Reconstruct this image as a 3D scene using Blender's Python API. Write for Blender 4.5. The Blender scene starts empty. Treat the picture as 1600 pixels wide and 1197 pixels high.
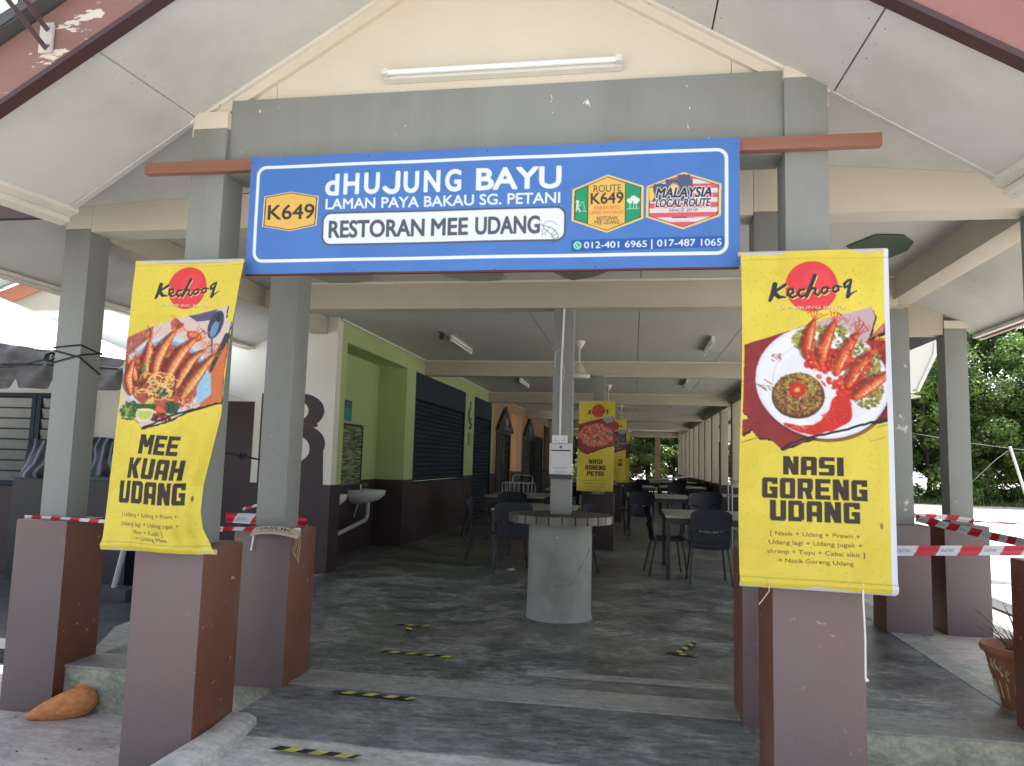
import bpy, bmesh, math, random
import numpy as np
from mathutils import Vector, Matrix
random.seed(7); rng = np.random.default_rng(7)
S = bpy.context.scene
C = S.collection
R = math.radians

# ---------------------------------------------------------------- camera, sky, sun, exposure
cd = bpy.data.cameras.new('camera'); cam = bpy.data.objects.new('camera', cd); C.objects.link(cam)
cd.sensor_width = 36.0; cd.lens = 25.98; cd.clip_start = 0.05; cd.clip_end = 2000
yaw, pitch, roll = 0.16439286, 0.1038731, 0.02757904
fw = Vector((-math.sin(yaw)*math.cos(pitch), math.cos(yaw)*math.cos(pitch), math.sin(pitch)))
rt = Vector((math.cos(yaw), math.sin(yaw), 0)); up = rt.cross(fw)
r2 = math.cos(roll)*rt + math.sin(roll)*up; u2 = -math.sin(roll)*rt + math.cos(roll)*up
cam.matrix_world = Matrix(((r2.x, u2.x, -fw.x, 0), (r2.y, u2.y, -fw.y, 0), (r2.z, u2.z, -fw.z, 1.6), (0, 0, 0, 1)))
S.camera = cam
W = bpy.data.worlds.new('World'); S.world = W; W.use_nodes = True
wn = W.node_tree.nodes; wl = W.node_tree.links; wn.clear()
SUN_EL, SUN_AZ = R(63), R(-6)         # azimuth clockwise from +Y: the sun stands high behind the hall, a little to the left
sky = wn.new('ShaderNodeTexSky'); sky.sky_type = 'NISHITA'; sky.sun_disc = False
sky.sun_elevation = SUN_EL; sky.sun_rotation = SUN_AZ; sky.air_density = 1.0; sky.dust_density = 3.0; sky.ozone_density = 1.0
bg = wn.new('ShaderNodeBackground'); bg.inputs['Strength'].default_value = 0.15
wo = wn.new('ShaderNodeOutputWorld'); hs = wn.new('ShaderNodeHueSaturation'); hs.inputs['Saturation'].default_value = .5; wl.new(sky.outputs[0], hs.inputs['Color']); wl.new(hs.outputs[0], bg.inputs[0]); wl.new(bg.outputs[0], wo.inputs[0])
sd = bpy.data.lights.new('sun', 'SUN'); sun = bpy.data.objects.new('sun', sd); C.objects.link(sun)
sd.energy = 4.5; sd.angle = R(0.6); sd.color = (1.0, 0.95, 0.88)
sv = Vector((math.sin(SUN_AZ)*math.cos(SUN_EL), math.cos(SUN_AZ)*math.cos(SUN_EL), math.sin(SUN_EL)))
sun.rotation_euler = sv.to_track_quat('Z', 'Y').to_euler(); sun.location = (0, 0, 20)
vs = S.view_settings; vs.view_transform = 'Standard'; vs.look = 'None'; vs.exposure = 1.52; vs.gamma = 1.0; vs.use_curve_mapping = False

# ---------------------------------------------------------------- materials
def lin(c):
    return tuple(((x/255)/12.92 if x/255 <= .04045 else ((x/255+.055)/1.055)**2.4) for x in c)
MATS = {}
def mat(name, col, rough=.7, var=.12, scale=3.0, bump=.15, bscale=40, spec=.5, metal=0, speck=None, speckamt=.0, specks=18, dirt=None, dirtamt=.0, dscale=1.5, trans=0, stretch=(1,1,1), peel=None, peelamt=0, pscale=5):
    if name in MATS: return MATS[name]
    m = bpy.data.materials.new(name); m.use_nodes = True; nt = m.node_tree; n = nt.nodes; l = nt.links
    b = n['Principled BSDF']; b.inputs['Roughness'].default_value = rough; b.inputs['Metallic'].default_value = metal
    b.inputs['Specular IOR Level'].default_value = spec
    tc = n.new('ShaderNodeNewGeometry'); mp = n.new('ShaderNodeMapping'); mp.inputs['Scale'].default_value = stretch
    l.new(tc.outputs['Position'], mp.inputs['Vector'])
    no = n.new('ShaderNodeTexNoise'); no.inputs['Scale'].default_value = scale; no.inputs['Detail'].default_value = 8; no.inputs['Roughness'].default_value = .6
    l.new(mp.outputs[0], no.inputs['Vector'])
    cr = n.new('ShaderNodeValToRGB'); cr.color_ramp.elements[0].position = .3; cr.color_ramp.elements[1].position = .7
    lo = tuple(c*(1-var) for c in col); hi = tuple(min(1, c*(1+var)) for c in col)
    cr.color_ramp.elements[0].color = (*lo, 1); cr.color_ramp.elements[1].color = (*hi, 1)
    l.new(no.outputs['Fac'], cr.inputs[0]); cur = cr.outputs[0]
    def layer(cur, sc, lo_, hi_, colr, amt, det=6, vec=None, ro=.6):
        q = n.new('ShaderNodeTexNoise'); q.inputs['Scale'].default_value = sc; q.inputs['Detail'].default_value = det; q.inputs['Roughness'].default_value = ro
        l.new((vec or mp.outputs[0]), q.inputs['Vector'])
        k = n.new('ShaderNodeMapRange'); k.inputs['From Min'].default_value = lo_; k.inputs['From Max'].default_value = hi_; k.inputs['To Max'].default_value = amt
        l.new(q.outputs['Fac'], k.inputs['Value'])
        x = n.new('ShaderNodeMix'); x.data_type = 'RGBA'; l.new(k.outputs[0], x.inputs['Factor']); l.new(cur, x.inputs['A']); x.inputs['B'].default_value = (*colr, 1)
        return x.outputs['Result'], k.outputs[0]
    if dirt is not None: cur, _ = layer(cur, dscale, .48, .72, dirt, dirtamt)
    if peel is not None: cur, _ = layer(cur, pscale, .66-.1*peelamt, .67-.1*peelamt, peel, 1.0, 10, None, .62)
    if speck is not None: cur, _ = layer(cur, specks, .70-speckamt*.1, .715-speckamt*.1, speck, .85, 4)
    l.new(cur, b.inputs['Base Color'])
    if bump > 0:
        bn = n.new('ShaderNodeTexNoise'); bn.inputs['Scale'].default_value = bscale; bn.inputs['Detail'].default_value = 6; l.new(mp.outputs[0], bn.inputs['Vector'])
        bp_ = n.new('ShaderNodeBump'); bp_.inputs['Strength'].default_value = bump; bp_.inputs['Distance'].default_value = .01
        l.new(bn.outputs['Fac'], bp_.inputs['Height']); l.new(bp_.outputs[0], b.inputs['Normal'])
    if trans: b.inputs['Transmission Weight'].default_value = trans
    MATS[name] = m; return m
def ramp_rough(m, lo, hi, scale=2.0):
    nt = m.node_tree; n = nt.nodes; l = nt.links; b = n['Principled BSDF']
    q = n.new('ShaderNodeTexNoise'); q.inputs['Scale'].default_value = scale; q.inputs['Detail'].default_value = 8
    g = n.new('ShaderNodeNewGeometry'); l.new(g.outputs['Position'], q.inputs['Vector'])
    k = n.new('ShaderNodeMapRange'); k.inputs['From Min'].default_value = .3; k.inputs['From Max'].default_value = .7; k.inputs['To Min'].default_value = lo; k.inputs['To Max'].default_value = hi
    l.new(q.outputs['Fac'], k.inputs['Value']); l.new(k.outputs[0], b.inputs['Roughness']); return m

M_grey = mat('grey_wall_paint', (.235,.252,.240), .55, .10, 2.2, .2, 45, stretch=(1,1,.35), speck=(.75,.75,.72), speckamt=-.15, specks=22, dirt=(.15,.16,.135), dirtamt=.6, dscale=2.2)
M_greypeel = mat('grey_paint_peeling', (.235,.255,.245), .6, .06, 2.0, .15, 60, peel=(.55,.54,.48), peelamt=.3, pscale=7, dirt=(.17,.18,.16), dirtamt=.35)
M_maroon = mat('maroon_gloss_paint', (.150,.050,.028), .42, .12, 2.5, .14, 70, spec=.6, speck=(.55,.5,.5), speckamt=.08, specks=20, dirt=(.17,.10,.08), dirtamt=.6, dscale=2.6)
M_dado = mat('dark_maroon_dado', (.034,.019,.024), .6, .2, 2.0, .15, 50, dirt=(.06,.05,.048), dirtamt=.35, dscale=2.4)
M_cream = mat('cream_paint', (.62,.58,.49), .6, .04, 1.2, .10, 50, speck=(.15,.13,.10), speckamt=-.35, specks=24, dirt=(.56,.49,.37), dirtamt=.35)
M_beam = mat('beige_beam_paint', (.46,.42,.345), .6, .06, 1.2, .10, 50, dirt=(.34,.30,.24), dirtamt=.35)
M_board = mat('soffit_board_paint', (.585,.595,.575), .65, .035, 1.5, .06, 30, speck=(.2,.19,.17), speckamt=-.45, specks=30, dirt=(.46,.47,.44), dirtamt=.9, dscale=1.3)
M_ceil = mat('ceiling_board_paint', (.52,.52,.49), .65, .05, 1.5, .06, 30, dirt=(.35,.36,.33), dirtamt=.4)
M_trim = mat('white_trim_paint', (.66,.64,.57), .55, .08, 4, .1, 40, speck=(.2,.18,.15), speckamt=.1, specks=22)
M_barge = mat('brown_fascia_paint', (.22,.115,.095), .5, .1, 3, .1, 30, peel=(.58,.54,.48), peelamt=.55, pscale=9, stretch=(.5,.6,1.6))
M_bargeR = mat('brown_fascia_sound', (.27,.13,.11), .5, .1, 3, .1, 30)
M_fasciaD = mat('dark_brown_fascia', (.06,.03,.03), .5)
M_rooftile = mat('dark_roof_tile', (.07,.075,.08), .7, .2, 5)
M_white = mat('white_plaster', (.66,.66,.60), .7, .05, 1, .08, 30, dirt=(.5,.5,.44), dirtamt=.3)
M_green = mat('lime_green_paint', (.36,.46,.21), .6, .07, 1.0, .08, 40, dirt=(.28,.38,.15), dirtamt=.3)
M_peach = mat('peach_paint', (.42,.27,.18), .6, .07, 1.0, .08, 40)
M_shutter = mat('navy_shutter_steel', (.010,.022,.040), .6, .15, 3, .1, 40, metal=.0, spec=.3)
M_navy = mat('navy_plastic', (.006,.009,.022), .5, .1, 5, .05, 60)
M_black = mat('black_metal', (.012,.013,.016), .45, .2, 6, .05)
M_plank = mat('red_brown_timber', (.27,.12,.08), .55, .25, 2.5, .2, 20, stretch=(.25,3,9), dirt=(.2,.075,.04), dirtamt=.5, dscale=5)
M_wtable = mat('worn_table_top', (.28,.28,.24), .28, .2, 2, .05, 20, spec=.6, stretch=(1,4,1))
M_steel = mat('stainless_steel', (.6,.6,.6), .25, .05, 3, 0, metal=1)
M_ceramic = mat('white_ceramic', (.62,.63,.60), .2, .03, 2, 0, spec=.7)
M_pvc = mat('grey_pvc', (.42,.43,.43), .5, .05, 3, .05)
M_fan = mat('cream_fan_enamel', (.60,.57,.50), .4, .05, 3, 0)
M_tube = mat('tube_glass_white', (.86,.87,.86), .25, .02, 3, 0)
M_lamp = mat('lamp_body_white', (.70,.70,.66), .4, .04, 5, .03, speck=(.1,.08,.06), speckamt=-.3, specks=40)
M_stone = mat('cylinder_cement_paint', (.25,.27,.245), .65, .12, 2.2, .25, 30, dirt=(.14,.15,.12), dirtamt=.8, dscale=2.6, speck=(.45,.46,.42), speckamt=-.1, specks=14)
M_tile = mat('table_edge_tile', (.085,.082,.07), .35, .15, 8, .05)
M_grout = mat('dark_table_top', (.016,.017,.02), .45, .3, 4, .05)
M_paper = mat('white_paper', (.72,.73,.74), .6, .02, 3, 0)
M_dark = mat('dark_ink', (.02,.02,.022), .6, .05, 3, 0)
M_teal = mat('teal_poster', (.05,.30,.36), .4, .25, 18, 0)
M_terra = mat('terracotta', (.30,.125,.06), .75, .15, 6, .15, 40, dirt=(.2,.1,.06), dirtamt=.5, dscale=8)
M_creamp = mat('cream_slip', (.62,.52,.38), .7, .1, 8, .05)
M_twig = mat('dry_twig', (.10,.075,.05), .9)
M_soil = mat('potting_soil', (.03,.022,.016), .95, .3, 30, .4, 60)
M_fur = mat('ginger_fur', (.58,.235,.085), .85, .3, 22, .6, 160, stretch=(1,1,2))
M_furl = mat('pale_fur', (.62,.45,.30), .8, .1, 14, .3, 120)
M_rope = mat('black_rope', (.015,.016,.02), .8, .2, 50, .3, 200)
M_wire = mat('grey_wire', (.30,.31,.30), .6, .05, 20, 0)
M_string = mat('white_string', (.72,.70,.66), .7, .05, 20, .1)
M_tentw = mat('tent_white_pvc', (.80,.82,.86), .5, .04, 2, .05, dirt=(.62,.65,.70), dirtamt=.3)
M_tentg = mat('tent_grey_cloth', (.10,.10,.10), .75, .45, 5, .5, 9, stretch=(.5,.5,2))
M_otile = mat('pale_roof_tile', (.52,.50,.46), .6, .15, 6)
M_gutter = mat('pale_gutter', (.36,.42,.40), .4, .1, 4)
M_orange = mat('orange_fascia', (.42,.16,.085), .55, .12, 4)
M_glass = mat('frosted_louvre_glass', (.10,.12,.11), .25, .12, 4, .02, spec=.9)
M_yardcem = mat('dark_yard_cement', (.045,.048,.052), .6, .3, 3, .3, 40, dirt=(.10,.10,.10), dirtamt=.4)  # cement of the left yard, dark overall with paler patches
M_concrete = mat('grey_concrete', (.25,.25,.235), .8, .15, 3, .3, 40, dirt=(.15,.15,.14), dirtamt=.5)
M_ytape = mat('yellow_tape', (.52,.47,.11), .6, .2, 25, 0, dirt=(.2,.2,.16), dirtamt=.7, dscale=12)
M_btape = mat('black_tape', (.02,.02,.022), .5, .1, 20, 0)
M_motif = mat('dark_green_motif', (.035,.075,.04), .6)
M_motif2 = mat('faded_green_motif', (.30,.33,.28), .6)
M_bark = mat('tree_bark', (.07,.055,.042), .9, .25, 6, .4, 20)

def floor_mat(name, c0, c1, c2, r0, r1, sc=1.0, specv=.5, mott=.18):
    m = bpy.data.materials.new(name); m.use_nodes = True; nt = m.node_tree; n = nt.nodes; l = nt.links; b = n['Principled BSDF']
    b.inputs['Specular IOR Level'].default_value = specv
    g = n.new('ShaderNodeNewGeometry'); mp = n.new('ShaderNodeMapping'); mp.inputs['Scale'].default_value = (.8, 1.1, 1); l.new(g.outputs['Position'], mp.inputs[0])
    a = n.new('ShaderNodeTexNoise'); a.inputs['Scale'].default_value = 1.5*sc; a.inputs['Detail'].default_value = 15; a.inputs['Roughness'].default_value = .80; a.inputs['Distortion'].default_value = .25; l.new(mp.outputs[0], a.inputs['Vector'])
    cr = n.new('ShaderNodeValToRGB'); e = cr.color_ramp.elements; e[0].position = .40; e[0].color = (*c0, 1); e[1].position = .62; e[1].color = (*c2, 1); k = e.new(.5); k.color = (*c1, 1)
    l.new(a.outputs['Fac'], cr.inputs[0])
    f = n.new('ShaderNodeTexNoise'); f.inputs['Scale'].default_value = 45; f.inputs['Detail'].default_value = 5; l.new(g.outputs['Position'], f.inputs['Vector'])
    mx = n.new('ShaderNodeMix'); mx.data_type = 'RGBA'; mx.blend_type = 'MULTIPLY'; mx.inputs['Factor'].default_value = .3; l.new(cr.outputs[0], mx.inputs['A'])
    c3 = n.new('ShaderNodeValToRGB'); c3.color_ramp.elements[0].position = .35; c3.color_ramp.elements[0].color = (.45,.45,.45,1); c3.color_ramp.elements[1].position = .62; l.new(f.outputs['Fac'], c3.inputs[0]); l.new(c3.outputs[0], mx.inputs['B'])
    # pale scuffs
    s = n.new('ShaderNodeTexNoise'); s.inputs['Scale'].default_value = 9*sc; s.inputs['Detail'].default_value = 12; s.inputs['Roughness'].default_value = .8; s.inputs['Distortion'].default_value = .4; l.new(mp.outputs[0], s.inputs['Vector'])
    sr = n.new('ShaderNodeMapRange'); sr.inputs['From Min'].default_value = .56; sr.inputs['From Max'].default_value = .75; sr.inputs['To Max'].default_value = .5; l.new(s.outputs['Fac'], sr.inputs['Value'])
    m2 = n.new('ShaderNodeMix'); m2.data_type = 'RGBA'; l.new(sr.outputs[0], m2.inputs['Factor']); l.new(mx.outputs['Result'], m2.inputs['A']); m2.inputs['B'].default_value = (*[min(1, x*1.35) for x in c2], 1)
    # fine trowel mottling, slightly stretched across the room, and brownish dusty patches
    t = n.new('ShaderNodeTexNoise'); t.inputs['Scale'].default_value = 11*sc; t.inputs['Detail'].default_value = 9; t.inputs['Roughness'].default_value = .72; m3 = n.new('ShaderNodeMapping'); m3.inputs['Scale'].default_value = (.55, 1.5, 1); l.new(g.outputs['Position'], m3.inputs[0]); l.new(m3.outputs[0], t.inputs['Vector'])
    t2 = n.new('ShaderNodeMapRange'); t2.inputs['From Min'].default_value = .36; t2.inputs['From Max'].default_value = .64; t2.inputs['To Min'].default_value = 1-mott; t2.inputs['To Max'].default_value = 1+mott*1.3; l.new(t.outputs['Fac'], t2.inputs['Value'])
    m4 = n.new('ShaderNodeVectorMath'); m4.operation = 'SCALE'; l.new(m2.outputs['Result'], m4.inputs[0]); l.new(t2.outputs[0], m4.inputs['Scale'])
    u = n.new('ShaderNodeTexNoise'); u.inputs['Scale'].default_value = 1.1; u.inputs['Detail'].default_value = 8; l.new(g.outputs['Position'], u.inputs['Vector'])
    u2 = n.new('ShaderNodeMapRange'); u2.inputs['From Min'].default_value = .52; u2.inputs['From Max'].default_value = .72; u2.inputs['To Max'].default_value = .35; l.new(u.outputs['Fac'], u2.inputs['Value'])
    m5 = n.new('ShaderNodeMix'); m5.data_type = 'RGBA'; l.new(u2.outputs[0], m5.inputs['Factor']); l.new(m4.outputs[0], m5.inputs['A']); m5.inputs['B'].default_value = (c2[0]*.85, c2[1]*.74, c2[2]*.62, 1)
    l.new(m5.outputs['Result'], b.inputs['Base Color'])
    rr = n.new('ShaderNodeMapRange'); rr.inputs['From Min'].default_value = .35; rr.inputs['From Max'].default_value = .65; rr.inputs['To Min'].default_value = r0; rr.inputs['To Max'].default_value = r1; l.new(a.outputs['Fac'], rr.inputs['Value']); l.new(rr.outputs[0], b.inputs['Roughness'])
    bp_ = n.new('ShaderNodeBump'); bp_.inputs['Strength'].default_value = .06; bp_.inputs['Distance'].default_value = .01; l.new(f.outputs['Fac'], bp_.inputs['Height']); l.new(bp_.outputs[0], b.inputs['Normal'])
    return m
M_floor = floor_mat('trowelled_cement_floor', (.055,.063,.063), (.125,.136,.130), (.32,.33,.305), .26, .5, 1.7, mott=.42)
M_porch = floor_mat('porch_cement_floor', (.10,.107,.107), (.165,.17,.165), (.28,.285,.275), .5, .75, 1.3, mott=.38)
M_band = floor_mat('pale_cement_band', (.22,.225,.205), (.28,.28,.255), (.34,.335,.30), .6, .8, 1.6)
M_ramp = floor_mat('ramp_cement', (.36,.35,.32), (.44,.43,.395), (.52,.51,.47), .7, .9, 1.8)
M_apron = floor_mat('apron_cement', (.33,.295,.28), (.43,.385,.36), (.52,.475,.44), .65, .85, .9)
M_riser = floor_mat('mossy_cement_riser', (.20,.215,.17), (.33,.33,.26), (.42,.41,.33), .8, .95, 3)
M_gravel = floor_mat('pale_gravel', (.36,.34,.30), (.50,.47,.42), (.62,.59,.53), .9, 1, 2)
M_grass = floor_mat('dry_grass_ground', (.05,.07,.02), (.09,.12,.035), (.18,.18,.06), .9, 1, 3)

def print_mat(name, rough=.45, bump=0):
    m = bpy.data.materials.new(name); m.use_nodes = True; n = m.node_tree.nodes; l = m.node_tree.links; b = n['Principled BSDF']
    a = n.new('ShaderNodeAttribute'); a.attribute_name = 'Col'; l.new(a.outputs['Color'], b.inputs['Base Color']); b.inputs['Roughness'].default_value = rough
    b.inputs['Specular IOR Level'].default_value = .35
    return m
M_print = print_mat('printed_vinyl', .40)
M_printt = print_mat('printed_tape', .35)

def leaf_mat(name, mul):
    m = bpy.data.materials.new(name); m.use_nodes = True; n = m.node_tree.nodes; l = m.node_tree.links; b = n['Principled BSDF']
    a = n.new('ShaderNodeAttribute'); a.attribute_name = 'Col'
    x = n.new('ShaderNodeMix'); x.data_type = 'RGBA'; x.blend_type = 'MULTIPLY'; x.inputs['Factor'].default_value = 1; x.inputs['B'].default_value = (*mul, 1); l.new(a.outputs['Color'], x.inputs['A'])
    l.new(x.outputs['Result'], b.inputs['Base Color']); b.inputs['Roughness'].default_value = .45
    t = n.new('ShaderNodeBsdfTranslucent'); l.new(x.outputs['Result'], t.inputs['Color'])
    mx = n.new('ShaderNodeMixShader'); mx.inputs[0].default_value = .35; l.new(b.outputs[0], mx.inputs[1]); l.new(t.outputs[0], mx.inputs[2]); l.new(mx.outputs[0], n['Material Output'].inputs['Surface'])
    return m
M_leaf = leaf_mat('mangrove_leaf', (1, 1, 1))
M_grassb = leaf_mat('grass_blade', (1, 1, 1))

# bluish sky sheen painted into the pedestal fronts as mauve, sides stay red brown
def maroon_sky_sheen():
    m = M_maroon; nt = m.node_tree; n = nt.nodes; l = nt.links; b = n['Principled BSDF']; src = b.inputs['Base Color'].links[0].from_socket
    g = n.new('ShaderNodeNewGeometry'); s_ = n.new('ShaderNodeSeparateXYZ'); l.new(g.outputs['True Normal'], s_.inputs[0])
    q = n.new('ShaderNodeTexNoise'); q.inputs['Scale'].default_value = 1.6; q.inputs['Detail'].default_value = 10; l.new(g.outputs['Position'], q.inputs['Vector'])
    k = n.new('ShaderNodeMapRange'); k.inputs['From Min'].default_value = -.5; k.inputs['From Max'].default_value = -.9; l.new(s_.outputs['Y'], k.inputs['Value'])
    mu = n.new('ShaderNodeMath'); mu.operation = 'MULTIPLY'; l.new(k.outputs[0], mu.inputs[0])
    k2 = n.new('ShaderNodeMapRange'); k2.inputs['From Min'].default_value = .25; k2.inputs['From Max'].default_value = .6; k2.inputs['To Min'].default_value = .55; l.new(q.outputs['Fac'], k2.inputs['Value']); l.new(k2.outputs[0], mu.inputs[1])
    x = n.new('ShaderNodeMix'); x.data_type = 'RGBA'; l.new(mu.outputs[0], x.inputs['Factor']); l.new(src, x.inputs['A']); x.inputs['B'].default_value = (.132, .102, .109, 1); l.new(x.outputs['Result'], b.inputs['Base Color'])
maroon_sky_sheen()

# ---------------------------------------------------------------- mesh helpers
class MB:
    def __init__(s): s.v = []; s.f = []
    def add(s, vs, fs):
        k = len(s.v); s.v += [tuple(map(float, p)) for p in vs]; s.f += [tuple(i+k for i in f) for f in fs]; return s
    def box(s, x0, x1, y0, y1, z0, z1):
        return s.add([(x0,y0,z0),(x1,y0,z0),(x1,y1,z0),(x0,y1,z0),(x0,y0,z1),(x1,y0,z1),(x1,y1,z1),(x0,y1,z1)],
                     [(0,3,2,1),(4,5,6,7),(0,1,5,4),(1,2,6,5),(2,3,7,6),(3,0,4,7)])
    def hexa(s, p):   # 8 points, bottom 4 ccw then top 4
        return s.add(p, [(0,3,2,1),(4,5,6,7),(0,1,5,4),(1,2,6,5),(2,3,7,6),(3,0,4,7)])
    def prism(s, poly, d):  # polygon (3D points) extruded by vector d
        n = len(poly); d = Vector(d)
        a = [Vector(p) for p in poly]; b = [p+d for p in a]
        return s.add(a+b, [tuple(range(n))[::-1], tuple(range(n, 2*n))] + [(i, (i+1) % n, n+(i+1) % n, n+i) for i in range(n)])
    def tube(s, pts, r, n=8, cap=True):
        pts = [Vector(p) for p in pts]; rs = r if isinstance(r, (list, tuple)) else [r]*len(pts); vs = []; ref = None
        for i, p in enumerate(pts):
            d = (pts[min(i+1, len(pts)-1)] - pts[max(i-1, 0)]).normalized()
            if ref is None: ref = Vector((0,0,1)) if abs(d.z) < .9 else Vector((1,0,0))
            a = (ref - d*ref.dot(d)).normalized(); ref = a; b = d.cross(a)
            for k in range(n):
                t = 2*math.pi*k/n; vs.append(p + (a*math.cos(t) + b*math.sin(t))*rs[i])
        fs = [(i*n+k, i*n+(k+1) % n, (i+1)*n+(k+1) % n, (i+1)*n+k) for i in range(len(pts)-1) for k in range(n)]
        if cap: fs += [tuple(range(n))[::-1], tuple(range((len(pts)-1)*n, len(pts)*n))]
        return s.add(vs, fs)
    def lathe(s, prof, c=(0,0,0), n=24, cap=True):
        vs = [(c[0]+r*math.cos(2*math.pi*k/n), c[1]+r*math.sin(2*math.pi*k/n), c[2]+z) for r, z in prof for k in range(n)]
        fs = [(i*n+k, i*n+(k+1) % n, (i+1)*n+(k+1) % n, (i+1)*n+k) for i in range(len(prof)-1) for k in range(n)]
        if cap: fs += [tuple(range(n))[::-1], tuple(range((len(prof)-1)*n, len(prof)*n))]
        return s.add(vs, fs)
WL = {}
def wloc(o):
    return WL.get(o.name, Vector((0,0,0))) if o else Vector((0,0,0))
def obj(name, mb, m, parent=None, bevel=0, smooth=False, kind=None, mesh=None):
    if mesh is None:
        w = wloc(parent); me = bpy.data.meshes.new(name)
        me.from_pydata([(x-w.x, y-w.y, z-w.z) for x, y, z in mb.v], [], mb.f); me.materials.append(m)
        if bevel:
            bm = bmesh.new(); bm.from_mesh(me); bmesh.ops.bevel(bm, geom=list(bm.edges), offset=bevel, segments=2, profile=.7, affect='EDGES', clamp_overlap=True); bm.to_mesh(me); bm.free()
        else:
            bm = bmesh.new(); bm.from_mesh(me); bmesh.ops.recalc_face_normals(bm, faces=bm.faces); bm.to_mesh(me); bm.free()
        if smooth or bevel:
            me.polygons.foreach_set('use_smooth', [True]*len(me.polygons))
            if bevel or smooth == 'auto': me.set_sharp_from_angle(angle=R(35))
    else: me = mesh
    o = bpy.data.objects.new(name, me); C.objects.link(o)
    if parent: o.parent = parent
    WL[o.name] = wloc(parent)
    if kind: o['kind'] = kind
    return o
def tag(o, label, cat, group=None):
    o['label'] = label; o['category'] = cat
    if group: o['group'] = group
    return o
def thing(name, loc, label, cat, group=None):
    o = bpy.data.objects.new(name, None); o.empty_display_size = .1; o.location = loc; C.objects.link(o); WL[o.name] = Vector(loc)
    return tag(o, label, cat, group)
def struct(name, mb, m, **k):
    o = obj(name, mb, m, None, **k); o['kind'] = k.get('kind', 'structure'); return o
def dup(root, loc, rz=None, label=None, group=None, kids=True):
    r = root.copy(); C.objects.link(r); r.location = loc
    if rz is not None: r.rotation_euler = (0, 0, rz)
    if label: r['label'] = label
    if group: r['group'] = group
    if kids:
        for ch in list(root.children):
            c = ch.copy(); C.objects.link(c); c.parent = r
            for g in list(ch.children):
                d = g.copy(); C.objects.link(d); d.parent = c
    return r

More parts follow.
